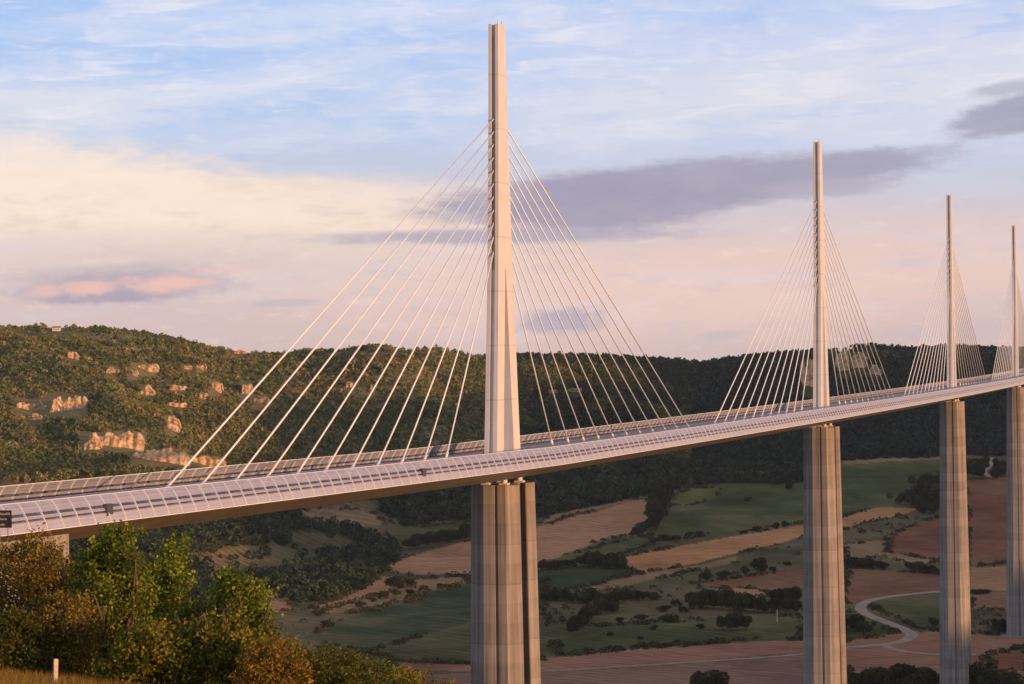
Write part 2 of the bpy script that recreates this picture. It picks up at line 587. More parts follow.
def make_screen(sgn):
    mb = MB()                                   # longitudinal rails: base kerb and top tube
    def bar(h, t, dv=0.0, w=.1):
        v = sgn * (prof_at(h) + dv)
        sweep(mb, [(v - w / 2, h), (v - w / 2, h + t), (v + w / 2, h + t), (v + w / 2, h)])
    bar(-1.32, .14, .12, w=.5); bar(2.17, .1)
    screen = part('windscreen', vmesh(mb, 'windscreen', [M['post']]), viaduct)
    # translucent slats, thin solids following the posts
    for nm, rows, mt in (('lower_panel', [(-1.16, -.66), (-.64, -.16)], M['panel_low']),
                         ('upper_panel', [(.18, .56), (.92, 1.30), (1.34, 1.72), (1.76, 2.14)], M['panel_high'])):
        mb = MB()
        for h0, h1 in rows:
            a, b = sgn * (prof_at(h0) + .07), sgn * (prof_at(h1) + .07)
            sweep(mb, [(a, h0), (b, h1), (b + sgn * .02, h1), (a + sgn * .02, h0)])
        part(nm, vmesh(mb, nm, [mt]), screen)
    mb = MB()
    for h in (-.12, .62):  # lower bars stand in for the kerb's shadow, upper ones are guard rail
        v = sgn * (prof_at(h) - .42)
        for s_ in stations(S0 + 1.0, S1 - 1.0, 4.17)[:-1]:
            mb.loft([[vpt(q, v - .05, h), vpt(q, v - .05, h + .3), vpt(q, v + .05, h + .3), vpt(q, v + .05, h)] for q in (s_ + .55, s_ + 3.6)])
    part('barrier_rail_kerb_shade', vmesh(mb, 'barrier_rail_kerb_shade', [M['dark_rail_kerb_shade']]), screen)
    # curved posts
    def post(m, s):
        w = .055
        rings = []
        for v, h in PROF:
            rings.append([vpt(s - w, sgn * (v - .05), h), vpt(s + w, sgn * (v - .05), h), vpt(s + w, sgn * (v + .20), h), vpt(s - w, sgn * (v + .20), h)])
        m.loft(rings)
    ss = stations(S0 + 1.0, S1 - 1.0, 4.17)
    big = [s for s in ss if s > (-214 if sgn > 0 else -150)][:100]
    for s in big:
        m = MB(); post(m, s)
        part('screen_post', vmesh(m, 'screen_post', [M['post']]), screen)
    bs = set(big)
    m = MB()
    for s in ss:
        if s not in bs: post(m, s)
    o = part('screen_post', vmesh(m, 'screen_posts', [M['post']]), screen)
    o['kind'] = 'stuff'
    return screen


scr_far = make_screen(-1)
scr_near = make_screen(1)
scr_near['label'] = 'windscreen along the near edge of the deck'
scr_far['label'] = 'windscreen along the far edge of the deck'
for s in (-203.5, -88.0):                         # dark service cabinets seen in the near windscreen
    mb = MB()
    ring = []
    for h in (-.4, -.25, .9, 1.05):
        i = .12 if h in (-.4, 1.05) else 0
        v = prof_at(.4) + .05
        ring.append([vpt(s - .85 + i, v - .3, h), vpt(s + .85 - i, v - .3, h), vpt(s + .85 - i, v + .34, h), vpt(s - .85 + i, v + .34, h)])
    mb.loft(ring)
    part('service_cabinet', vmesh(mb, 'service_cabinet', [M['dark_box']]), scr_near)

# masts with their stays
HM = 87.9


def mast_L(h): return float(np.interp(h, [0, 38, 69, HM], [15.5, 9.2, 5.9, 4.6]))
def mast_W(h): return float(np.interp(h, [0, 38, HM], [2.7, 2.35, 2.05]))


def hsec(u0, u1, w, ch0, ch1, d):
    """plan outline between u0 and u1, half width w, with a channel (half width d) cut into the ends flagged ch0/ch1 by depth"""
    p = [(-w, u0)]
    if ch0: p += [(-d, u0), (-d, u0 + ch0), (d, u0 + ch0), (d, u0)]
    p += [(w, u0), (w, u1)]
    if ch1: p += [(d, u1), (d, u1 - ch1), (-d, u1 - ch1), (-d, u1)]
    p += [(-w, u1)]
    return p


def place(ms, v, u, h):
    x, y = axis_xy(ms); b = TH + IK * ms
    return (x + v * math.cos(b) + u * math.sin(b), y - v * math.sin(b) + u * math.cos(b), P7Z + h)


ANCH_H = [43.0 + 2.6 * i for i in range(11)]
for k, ms in enumerate(PIER_S):
    mb = MB()
    hs = [38, 46, 54, 62, 70, 78, HM]
    mb.loft([[place(ms, v, u, h) for v, u in hsec(-mast_L(h) / 2, mast_L(h) / 2, mast_W(h) / 2, 1.25, 1.25, .42)] for h in hs])
    for u in (-1.2, 1.2):                        # obstruction light stubs at the top
        mb.tube([place(ms, .7, u, HM), place(ms, .7, u, HM + .9)], .12, 6)
    mast = part('mast', vmesh(mb, 'mast', [M['white_steel']]), viaduct)
    for sgn in (-1, 1):
        mb = MB()
        rings = []
        for h in (-.05, 10, 20, 30, 37.995):
            L = mast_L(h) / 2; w = mast_W(h) / 2
            leg = float(np.interp(h, [0, 38], [4.3, 4.45]))
            if sgn < 0: o = hsec(-L, -L + leg, w, .7, 0, .42)
            else: o = hsec(L - leg, L, w, 0, .7, .42)
            rings.append([place(ms, v, u, h) for v, u in o])
        mb.loft(rings)
        part('mast_leg', vmesh(mb, 'mast_leg', [M['white_steel']]), mast)
    for sgn in (-1, 1):
        for i in range(11):
            s = ms + sgn * (35.0 + 12.25 * i)
            if s < S0 + 5 or s > S1 - 5: continue
            h = ANCH_H[i]
            top = place(ms, 0, sgn * (mast_L(h) / 2 - 1.3), h)
            bot = vpt(s, 0, .14)
            mb = MB()
            b = Vector(bot); t = Vector(top); d = (t - b).normalized()
            mb.tube([b, b + d * 2.4], .27, 8); mb.tube([b + d * 2.4, t], .155, 8)
            part('stay_cable', vmesh(mb, 'stay_cable', [M['cable']], True), mast)

# piers
COLP = [(-4.9, -.8), (-1.7, -2.5), (.55, -2.5), (.65, -2.05), (1.15, -2.05), (1.25, -2.5), (2.9, -2.5), (4.9, -.8), (4.9, .8), (2.6, 2.5), (1.25, 2.5), (1.15, 2.05), (.65, 2.05), (.55, 2.5), (-1.7, 2.5), (-4.9, .8)]
COLP_FAR = COLP[:6] + [(2.55, -2.5), (2.65, -1.1), (3.75, -1.1), (3.85, -2.5), (4.1, -2.5), (4.9, -1.7)] + COLP[8:]  # extra deep groove added to give a dark strip, like the column gap's shade
for k, ms in enumerate(PIER_S):
    top = -5.55
    bot = top - PIER_H[k] - .6
    x, y = axis_xy(ms)

    def sc(h): return 1 + .0026 * (top - h)
    mb = MB()
    hs = [bot + 2.0, -96.0] if PIER_H[k] > 92 else []
    if hs:                                        # lower single shaft: the gap between the columns is closed
        mb.loft([[place(ms, v * sc(h), u * sc(h), h) for v, u in ((-4.2, -4.0), (4.2, -4.0), (4.2, 4.0), (-4.2, 4.0))] for h in hs])
    e = sc(bot) * 1.15
    mb.loft([[place(ms, v * e, u * e, h) for v, u in ((-6.5, -8.5), (6.5, -8.5), (6.5, 8.5), (-6.5, 8.5))] for h in (bot - 6, bot + 2)])
    pier = part('pier', vmesh(mb, 'pier', [M['concrete']]), viaduct)
    for sgn in (-1, 1):
        mb = MB()
        rings = []
        nh = 12
        for i in range(nh + 1):
            h = bot + 2.004 + (top - bot - 2.004) * i / nh
            rings.append([place(ms, v * sc(h), (sgn * 5.0 + u) * sc(h), h) for v, u in (COLP if sgn < 0 else COLP_FAR)])
        mb.loft(rings)
        part('column', vmesh(mb, 'column', [M['concrete']]), pier)
        for vv in (-1.9, 1.9):
            mb = MB()
            mb.loft([[place(ms, vv + dv, sgn * 5.0 + du, h) for dv, du in ((-.9, -.9), (.9, -.9), (.9, .9), (-.9, .9))] for h in (top + .003, top + .35)])
            mb.tube([place(ms, vv, sgn * 5.0, top + .352), place(ms, vv, sgn * 5.0, -4.55 + .12 * abs(vv))], .62, 12)
            part('bearing', vmesh(mb, 'bearing', [M['white_steel']]), pier)

# southern abutment
mb = MB()
mb.loft([[vpt(s, v, h) for v, h in ((-14.5, -2.2), (14.5, -2.2), (14.5, -46), (-14.5, -46))] for s in (-213, -240)])
part('abutment', vmesh(mb, 'abutment', [M['concrete']]), viaduct)

# sign at the deck edge (left border of the photo)
sp = vpt(-233.0, 16.7, -.7)
sign = thing('road_sign', "black road sign with three lines of pale lettering at the deck's left end", 'sign', (sp[0], sp[1], sp[2] - 1.0))
sign.rotation_euler = (0, 0, -.10)
mb = MB(); mb.box(-1.0, 1.0, -.06, .06, 1.45, 3.5)
part('sign_panel', mb.mesh('sign_panel', [M['black']]), sign)
for sx in (-.5, .5):
    mb = MB(); mb.box(sx - .06, sx + .06, .065, .16, -3.0, 3.3)
    part('sign_post', mb.mesh('sign_post', [M['rail']]), sign)
mb = MB()
r2 = random.Random(3)
def glyphs(z, h, spans):
    for x0, x1 in spans:
        x = x0
        while x < x1 - .03:
            w = .12
            hh = h * r2.choice((.62, .66, 1.0))
            mb.box(x, x + .05, -.075, -.062, z, z + hh)
            if r2.random() < .7: mb.box(x + .051, x + w - .012, -.075, -.062, z + (0 if r2.random() < .5 else hh - .05), z + (.05 if False else 0) + (.05 if True else 0) + (0))if False else mb.box(x + .051, x + w - .012, -.075, -.062, z + h * .3, z + h * .3 + .05)
            x += w + .05
glyphs(2.95, .30, [(-.8, .85)])
glyphs(2.35, .28, [(-.75, -.6), (-.3, .55)])
glyphs(1.68, .32, [(-.8, -.55), (-.4, .3)])
part('sign_lettering', mb.mesh('sign_lettering', [M['sign_white']]), sign)

# ------------------------------------------------------------------ GROUND
WHEAT = (.46, .225, .115); WHEAT2 = (.53, .24, .10); TAN = (.31, .185, .095); BROWN = (.25, .105, .06); SOIL = (.35, .165, .10)
GREEN = (.090, .098, .040); GREEN2 = (.060, .078, .036); YGREEN = (.135, .132, .042); OLIVE = (.125, .105, .050); DUSTY = (.29, .155, .105)
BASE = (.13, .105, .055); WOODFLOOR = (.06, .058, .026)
FIELDS = [
    (OLIVE, [(300, 640), (469, 583), (640, 560), (850, 560), (1030, 560), (1030, 640), (800, 642), (560, 658), (469, 665), (330, 650)]),
    (WHEAT, [(384, 566), (410, 556), (440, 548), (470, 541), (540, 527), (575, 516), (610, 507), (648, 497), (653, 505), (645, 520), (636, 532), (600, 541), (565, 553), (540, 565), (500, 571), (470, 574), (430, 575), (395, 573)]),
    (TAN, [(540, 520), (580, 508), (640, 493), (648, 496), (610, 506), (575, 515), (540, 526)]),
    (WHEAT, [(307, 609), (340, 597), (382, 576), (395, 577), (392, 591), (360, 599), (330, 607)]),
    (TAN, [(392, 580), (430, 578), (469, 576), (469, 582), (400, 600), (350, 612), (310, 613), (330, 607), (392, 592)]),
    (GREEN, [(672, 492), (700, 486), (740, 484), (810, 480), (850, 466), (900, 461), (940, 461), (940, 476), (920, 482), (905, 500), (870, 509), (845, 514), (800, 522), (770, 527), (740, 532), (700, 537), (660, 541), (640, 545), (655, 530), (665, 512)]),
    (YGREEN, [(672, 494), (695, 488), (722, 488), (715, 499), (690, 505), (674, 505)]),
    (GREEN, [(545, 560), (590, 548), (640, 536), (660, 541), (620, 554), (580, 560), (545, 567)]),
    (WHEAT2, [(620, 557), (680, 546), (740, 535), (800, 525), (845, 516), (880, 507), (918, 509), (900, 515), (845, 528), (800, 538), (740, 553), (700, 562), (648, 574), (625, 567)]),
    (GREEN2, [(540, 574), (580, 566), (620, 567), (640, 572), (600, 581), (572, 588), (543, 592)]),
    (TAN, [(575, 589), (640, 574), (700, 564), (740, 556), (735, 562), (690, 572), (630, 585), (590, 592)]),
    (BROWN, [(693, 584), (740, 577), (800, 569), (850, 566), (850, 588), (800, 590), (770, 592), (740, 588), (715, 588)]),
    (WHEAT, [(715, 589), (740, 587), (765, 591), (775, 597), (750, 596)]),
    (BROWN, [(848, 568), (937, 574), (975, 570), (975, 590), (937, 591), (897, 595), (857, 606), (840, 600)]),
    (BROWN, [(887, 536), (937, 517), (970, 508), (970, 560), (937, 559), (890, 553)]),
    (TAN, [(845, 545), (885, 538), (890, 553), (937, 560), (920, 566), (880, 556), (845, 563)]),
    (BROWN, [(965, 480), (1030, 479), (1030, 560), (965, 566)]),
    (WHEAT, [(970, 566), (1030, 566), (1030, 590), (970, 592)]),
    (SOIL, [(970, 594), (1030, 590), (1030, 612), (970, 608)]),
    (GREEN, [(867, 604), (937, 593), (960, 592), (960, 628), (920, 629), (895, 618)]),
    (GREEN, [(840, 612), (862, 612), (880, 622), (902, 636), (870, 643), (840, 644)]),
    (GREEN2, [(303, 638), (340, 620), (400, 604), (469, 583), (545, 570), (545, 605), (469, 622), (430, 640), (370, 650), (330, 645)]),
    (OLIVE, [(370, 650), (469, 623), (545, 606), (560, 655), (469, 663), (400, 661)]),
    (GREEN, [(556, 640), (600, 625), (700, 620), (800, 615), (800, 638), (700, 642), (620, 648), (560, 655)]),
    (SOIL, [(380, 662), (469, 664), (560, 657), (620, 650), (700, 644), (800, 640), (850, 640), (850, 652), (800, 653), (700, 661), (590, 668), (500, 672), (420, 670)]),
    (DUSTY, [(420, 674), (500, 672), (590, 669), (700, 662), (800, 654), (850, 652), (1030, 646), (1030, 700), (400, 700)]),
    (SOIL, [(845, 640), (900, 632), (940, 632), (1030, 636), (1030, 700), (845, 700)]),
    (BROWN, [(985, 655), (1030, 645), (1030, 670), (990, 672)]),
    (TAN, [(300, 509), (350, 507), (380, 515), (384, 524), (345, 526), (312, 521)]),
    (GREEN, [(382, 529), (420, 527), (469, 522), (545, 517), (545, 522), (469, 536), (420, 545), (395, 541)]),
    (WHEAT, [(255, 600), (275, 592), (294, 604), (288, 612), (262, 614)]),
    (BROWN, [(700, 443), (730, 442), (800, 455), (850, 452), (850, 458), (800, 464), (760, 462), (725, 452)]),
    (TAN, [(845, 457), (900, 456), (940, 455), (940, 460), (900, 461), (845, 465)]),
]
MEADOWS = [  # open patches inside the woods
    (OLIVE, [(190, 560), (240, 545), (300, 545), (330, 560), (290, 572), (230, 585)]),
    (OLIVE, [(270, 530), (340, 535), (370, 548), (340, 556), (300, 545)]),
    ((.20, .16, .075), [(0, 332), (60, 331), (130, 335), (170, 343), (100, 341), (30, 338)]),
    ((.24, .18, .08), [(395, 347), (440, 349), (485, 357), (485, 361), (430, 356), (390, 351)]),
    ((.24, .17, .09), [(96, 345), (150, 347), (175, 350), (150, 352), (100, 349)]),
    ((.16, .13, .06), [(190, 338), (255, 350), (285, 353), (240, 356), (200, 347)]),
    ((.2, .15, .07), [(310, 352), (380, 350), (400, 354), (330, 358)]),
]
WOODS = [
    ('left_hill', [(-140, 318), (130, 327), (245, 343), (275, 347), (430, 338), (492, 348), (492, 480), (380, 500), (300, 507), (200, 520), (-140, 560)]),
    ('right_hill', [(493, 344), (700, 350), (830, 340), (1160, 334), (1160, 455), (940, 456), (845, 460), (800, 476), (700, 472), (672, 480), (560, 500), (493, 505)]),
    ('spur', [(-60, 560), (60, 535), (200, 515), (300, 500), (303, 520), (345, 528), (395, 545), (400, 555), (372, 580), (330, 600), (296, 603), (275, 590), (240, 592), (200, 605), (120, 650), (-60, 670)]),
    ('band', [(385, 500), (492, 478), (560, 480), (700, 462), (810, 472), (810, 482), (740, 484), (700, 485), (672, 490), (648, 494), (600, 505), (540, 518), (470, 520), (400, 526), (384, 514)]),
]


def inpoly(px, py, poly):
    x = np.asarray(px); y = np.asarray(py)
    r = np.zeros(x.shape, bool)
    n = len(poly)
    for i in range(n):
        x1, y1 = poly[i]; x2, y2 = poly[(i + 1) % n]
        if y1 == y2: continue
        c = ((y1 > y) != (y2 > y)) & (x < (x2 - x1) * (y - y1) / (y2 - y1) + x1)
        r ^= c
    return r


def ground_colour(X, Y, Z):
    col = np.empty(X.shape + (3,)); col[:] = BASE
    r = np.hypot(X, Y)
    front = (Y > 500)
    Ys = np.where(front, Y, 1e3)
    px, py = project(np.where(front, X, 1e6), Ys, Z)
    # slightly wandering field borders
    j = (fbm(X / 40, Y / 60, 3) - .5)
    px = px + j * 5; py = py + j * 2.0
    far = front & (r > 1150)
    for c, poly in FIELDS:
        m = far & inpoly(px, py, poly); col[m] = c
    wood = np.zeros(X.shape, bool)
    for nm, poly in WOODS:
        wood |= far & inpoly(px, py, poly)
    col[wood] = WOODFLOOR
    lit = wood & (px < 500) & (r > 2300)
    col[lit] = (.20, .165, .07)  # sunlight on the left hill put into a paler floor colour
    for c, poly in MEADOWS:
        m = far & inpoly(px, py, poly); col[m] = c; wood &= ~m
    # patchy growth: drier and greener drifts inside every field
    pz = fbm(X / 70 + 9, Y / 110 + 2, 4) - .5
    ph = fbm(X / 22 + 1, Y / 34 + 8, 3) - .5
    k = np.clip(1 + pz * .9 + ph * .5, .55, 1.5)
    dry = np.clip(pz * 2.2 + ph, 0, .45)[..., None]
    col = col * k[..., None]
    col = col * (1 - dry) + dry * np.array((.20, .135, .07))
    near = r < 400
    col[near] = (.16, .105, .035)
    mid = (r >= 400) & (r < 1150)
    col[mid] = (.13, .10, .05)
    return col, wood


az = np.concatenate([np.linspace(-math.pi, -.29, 90, endpoint=False), np.linspace(-.29, .29, 1100, endpoint=False), np.linspace(.29, math.pi, 90, endpoint=False)])
rad = np.concatenate([np.geomspace(3, 60, 26, endpoint=False), np.geomspace(60, 110, 34, endpoint=False), np.geomspace(110, 1150, 60, endpoint=False),
                      np.geomspace(1150, 2000, 150, endpoint=False), np.linspace(2000, 3600, 210, endpoint=False), np.geomspace(3600, 6500, 24)])
AA, RR = np.meshgrid(az, rad)
GX = np.sin(AA) * RR; GY = np.cos(AA) * RR
GZ = terrain(GX, GY)
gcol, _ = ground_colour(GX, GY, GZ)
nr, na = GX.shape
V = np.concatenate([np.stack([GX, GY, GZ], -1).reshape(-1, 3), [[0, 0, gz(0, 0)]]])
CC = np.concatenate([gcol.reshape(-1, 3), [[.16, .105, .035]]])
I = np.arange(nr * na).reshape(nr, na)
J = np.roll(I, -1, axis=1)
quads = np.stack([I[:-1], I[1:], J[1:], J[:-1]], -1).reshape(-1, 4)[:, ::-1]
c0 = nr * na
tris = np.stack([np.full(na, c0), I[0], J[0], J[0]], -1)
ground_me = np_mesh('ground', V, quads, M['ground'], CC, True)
ground = bpy.data.objects.new('ground', ground_me); COL.objects.link(ground); ground['kind'] = 'structure'


# roads draped over the ground
ROADS = []


def ribbon(name, pts, width, mat, lift=.25):
    ROADS.append(pts)
    W = [at(*p) for p in pts]
    P = []
    for i in range(len(W) - 1):
        a, b = W[i], W[i + 1]
        n = max(2, int(np.linalg.norm((b - a)[:2]) / 6))
        for k in range(n): P.append(a + (b - a) * k / n)
    P.append(W[-1])
    P = np.array(P)[:, :2]
    for _ in range(6):
        P[1:-1] = (P[:-2] + 2 * P[1:-1] + P[2:]) / 4
    T = np.gradient(P, axis=0); T /= np.linalg.norm(T, axis=1)[:, None] + 1e-9
    N = np.stack([-T[:, 1], T[:, 0]], -1)
    rows = []
    ks = np.linspace(-1, 1, 5)
    for k in ks:
        Q = P + N * k * width / 2
        z = terrain(Q[:, 0], Q[:, 1]) + lift * (1 if abs(k) < .9 else 0.2)
        rows.append(np.column_stack([Q, z]))
    A = np.stack(rows, 1)
    n = len(P)
    I = np.arange(n * 5).reshape(n, 5)
    q = np.stack([I[:-1, :-1], I[1:, :-1], I[1:, 1:], I[:-1, 1:]], -1).reshape(-1, 4)
    o = bpy.data.objects.new(name, np_mesh(name, A.reshape(-1, 3), q, mat, None, True)); COL.objects.link(o)
    o['kind'] = 'structure'
    return o


ribbon('dirt_road', [(948, 591), (937, 592), (912, 594), (887, 597), (870, 600), (861, 605), (860, 610), (867, 615), (883, 621), (898, 627), (910, 632), (914, 636), (905, 641), (891, 644), (882, 646), (862, 646), (848, 648)], 7.5, M['track'], .5)
ribbon('dirt_road', [(852, 647.5), (800, 655), (700, 662), (590, 669), (520, 673)], 3.5, M['track'], .45)
ribbon('dirt_road', [(884, 646), (898, 651), (916, 654), (950, 656), (975, 655)], 6, M['track'], .55)
ribbon('farm_track', [(992, 458), (990, 466), (984, 472), (990, 478), (1010, 479)], 5, M['track'], .5)


ROCKS = [
    (30, 405, 32, 12, 'flat pale limestone outcrop nearest the left border of the photo'),
    (68, 402, 38, 17, 'largest bright limestone outcrop on the left hill'),
    (34, 417, 16, 7, 'small limestone outcrop just below the flat pale one at the left border'),
    (172, 423, 15, 15, 'round isolated limestone boulder standing alone above the long rock band'),
    (113, 440, 62, 14, 'thick left end of the long orange rock band above the deck'),
    (92, 446, 18, 8, 'low rock ledge at the very left tip of the long rock band'),
    (160, 456, 60, 12, 'middle stretch of the long orange rock band above the deck'),
    (203, 461, 46, 8, 'thin right end of the long orange rock band beside the longest stay'),
    (73, 355, 13, 8, 'small rock patch high on the left hill below the house'),
    (112, 370, 14, 9, 'pair of rock blocks left of the small ledges high on the hill'),
    (145, 367, 28, 7, 'low wide ledge in the middle of the upper left hill'),
    (133, 373, 10, 6, 'little rock under the low wide ledge of the upper left hill'),
    (187, 367, 10, 5, 'left one of two tiny ledges high on the left hill'),
    (201, 367, 11, 5, 'right one of two tiny ledges high on the left hill'),
    (147, 391, 16, 10, 'rock knob midway between the round boulder and the upper ledges'),
    (178, 388, 18, 6, 'faint rock ledge right of the rock knob on the left hill'),
    (216, 386, 12, 10, 'rock knob left of the longest stay of the nearest mast'),
    (176, 405, 22, 4, 'narrow rock line above the round boulder'),
    (203, 396, 10, 6, 'small brown rock under the knob by the longest stay'),
    (247, 388, 12, 12, 'rock pillar behind the second longest stay'),
    (262, 400, 18, 7, 'broken rocks behind the third longest stay'),
    (240, 352, 14, 5, 'rocks at the skyline dip near the longest stays'),
    (350, 384, 10, 6, 'small pale rock in the gully behind the middle stays'),
    (373, 388, 7, 6, 'small pinkish rock behind the shorter stays of the nearest mast'),
    (575, 390, 16, 4, 'pale ledge right of the nearest mast'),
    (553, 392, 10, 3, 'faint pale ledge close beside the nearest mast'),
]
CLIFFS = [
    (810, 374, 16, 28, 'grey cliff face left of the second mast'),
    (844, 360, 14, 22, 'orange lit cliff tower just right of the second mast'),
    (861, 361, 18, 15, 'broad cliff behind the right stays of the second mast'),
    (877, 370, 12, 10, 'cliff spur at the right end of the cliffs by the second mast'),
]


# ------------------------------------------------------------------ FORESTS
def ico(sub=1):
    import bmesh
    bm = bmesh.new(); bmesh.ops.create_icosphere(bm, subdivisions=sub, radius=1)
    v = np.array([p.co[:] for p in bm.verts]); f = np.array([[q.index for q in x.verts] for x in bm.faces]); bm.free()
    return v, f


ICO_V, ICO_F = ico(2)


def crown_variants(n, r):
    out = []
    for i in range(n):
        v = ICO_V.copy()
        nrm = r.normal(size=(8, 3)); ph = r.random(8) * 6.28
        d = sum(np.sin(3.2 * v @ nrm[k] + ph[k]) for k in range(8)) * .085
        v = v * (1 + d + r.normal(0, .10, len(v)))[:, None]
        v[:, 2] = v[:, 2] * .95 + .55
        v[:, 2] = np.maximum(v[:, 2], -.35)
        # crown top can be pointed
        v[:, 2] += np.maximum(v[:, 2] - .6, 0) * r.random() * .8
        out.append(v)
    return out


CROWNS = crown_variants(8, np.random.default_rng(5))
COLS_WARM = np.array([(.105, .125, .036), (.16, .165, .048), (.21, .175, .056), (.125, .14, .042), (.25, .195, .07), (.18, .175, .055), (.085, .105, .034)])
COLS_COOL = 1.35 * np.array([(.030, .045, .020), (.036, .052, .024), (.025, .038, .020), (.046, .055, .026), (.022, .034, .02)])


def leaf_quads(P, size, r, col, flat=.0):
    """random oriented leaf faces at the points P"""
    n = len(P)
    a = r.normal(size=(n, 3)); a /= np.linalg.norm(a, axis=1)[:, None]
    b = r.normal(size=(n, 3)); b -= (a * b).sum(1)[:, None] * a; b /= np.linalg.norm(b, axis=1)[:, None]
    s = size * np.exp(r.normal(0, .25, n))
    L = a * s[:, None]; Wd = b * (s * .62)[:, None]
    V = np.stack([P - L * .5, P + Wd * .5, P + L * .5, P - Wd * .5], 1).reshape(-1, 3)
    Fc = np.arange(4 * n).reshape(n, 4)
    return V, Fc, np.repeat(col, 4, 0)


def forest(name, poly, label, spacing, size, cols, leaves=40, thin=0.0, seed=1, rows=(1150, 3700)):
    r = np.random.default_rng(seed)
    xs = [p[0] for p in poly]
    q0, q1 = (min(xs) - 512) / F_PX, (max(xs) - 512) / F_PX
    X, Y = [], []
    yy = np.arange(rows[0], rows[1], spacing)
    for y in yy:
        x = np.arange(q0 * y, q1 * y, spacing)
        X.append(x + r.uniform(-.5, .5, len(x)) * spacing); Y.append(y + r.uniform(-.5, .5, len(x)) * spacing)
    X = np.concatenate(X); Y = np.concatenate(Y)
    Z = terrain(X, Y)
    px, py = project(X, Y, Z)
    j = fbm(X / 30, Y / 40, 2) - .5
    ok = inpoly(px + j * 6, py + j * 4, poly)
    for c, p in MEADOWS: ok &= ~(inpoly(px, py, p) & (r.random(len(px)) > .12))
    dens = fbm(X / 90 + 50, Y / 120 + 20, 3)
    ok &= r.random(len(px)) > thin * np.clip((dens - .38) * 5, 0, 1)
    for (rx, ry, rw, rh, _l) in ROCKS + CLIFFS:
        ok &= ~((np.abs(px - rx) < rw * .55) & (py > ry - rh * .55) & (py < ry + rh * .75 + 5))
    ok &= ~((np.abs(px - 56) < 10) & (py < 334))
    # drop what lies beyond the ridge
    rr = np.interp(X / Y, _hq, _hr)
    ok &= np.hypot(X, Y) < rr + 25
    X, Y, Z, dens = X[ok], Y[ok], Z[ok], dens[ok]
    n = len(X)
    s = size * np.exp(r.normal(0, .36, n)) * (0.65 + .8 * fbm(X / 60 + 8, Y / 60, 2))
    s = np.clip(s, size * .55, size * 1.5)
    h = s * r.uniform(.8, 1.25, n)
    kind = r.integers(0, len(CROWNS), n)
    ang = r.random(n) * 6.283
    ca, sa = np.cos(ang), np.sin(ang)
    K = leaves
    u = r.normal(size=(n, K, 3)); u /= np.linalg.norm(u, axis=2)[..., None]
    u *= (r.uniform(.45, 1.0, (n, K)) ** .5)[..., None]
    u[..., 2] = np.maximum(u[..., 2], -.45)
    taper = 1 - .35 * np.clip(u[..., 2], 0, 1) * r.random(n)[:, None]
    Px = u[..., 0] * taper * (s / 2)[:, None] + X[:, None]
    Py = u[..., 1] * taper * (s / 2)[:, None] + Y[:, None]
    Pz = (u[..., 2] + .50) * (h / 2)[:, None] + Z[:, None]
    P = np.stack([Px, Py, Pz], -1).reshape(-1, 3)
    sz = np.repeat(s * .40 * math.sqrt(40 / K), K)
    ci = np.clip((fbm(X / 70 + 3, Y / 70 + 44, 3) - .28) * 2.2 * len(cols) + r.normal(0, 1.0, n), 0, len(cols) - 1).astype(int)
    c = cols[ci] * np.exp(r.normal(0, .15, n))[:, None]
    c = np.repeat(c, K, 0) * np.exp(r.normal(0, .12, n * K))[:, None]
    V, Fc, c = leaf_quads(P, sz, r, c)
    o = bpy.data.objects.new(name, np_mesh(name, V, Fc, M['forest'], c)); COL.objects.link(o)
    o['kind'] = 'stuff'; tag(o, label, 'forest')
    print(name, n)
    return o


COLS_WARM = COLS_WARM * 1.15
forest('forest', WOODS[0][1], 'sunlit mixed woodland covering the rocky hillside on the left', 4.9, 4.6, COLS_WARM, leaves=30, thin=.8, seed=1)
forest('hillside_scrub', WOODS[0][1], 'low pale scrub between the trees of the sunlit left hillside', 3.9, 2.7, COLS_WARM, leaves=14, thin=.1, seed=9, rows=(2200, 3300))
forest('forest', [(493, 344), (690, 352), (690, 474), (672, 480), (560, 500), (493, 505)], 'olive woodland with a sunlit crest right behind the nearest mast', 5.6, 5.8, np.concatenate([COLS_COOL, COLS_WARM[:4] * .7]), leaves=36, thin=.0, seed=2)  # warm greens mixed into the palette so the crest reads as sunlit
forest('forest', [(691, 344), (740, 348), (830, 338), (1160, 334), (1160, 455), (940, 456), (845, 460), (800, 476), (700, 472), (691, 474)], 'dark dense woodland on the shaded hill behind the second, third and fourth masts', 5.6, 5.8, COLS_COOL * np.array((.75, .9, 1.2)), leaves=36, thin=.0, seed=12)  # bluer, darker leaf colour carries the hill's shade
forest('forest', WOODS[2][1], 'dark woodland on the low spur under the left part of the deck', 6.6, 7.4, COLS_COOL * 1.2, leaves=90, thin=.5, seed=3, rows=(1150, 2700))
forest('forest', WOODS[3][1], 'dark band of woodland at the upper edge of the valley fields', 7.2, 9.0, COLS_COOL, leaves=40, thin=.0, seed=4, rows=(1800, 3400))

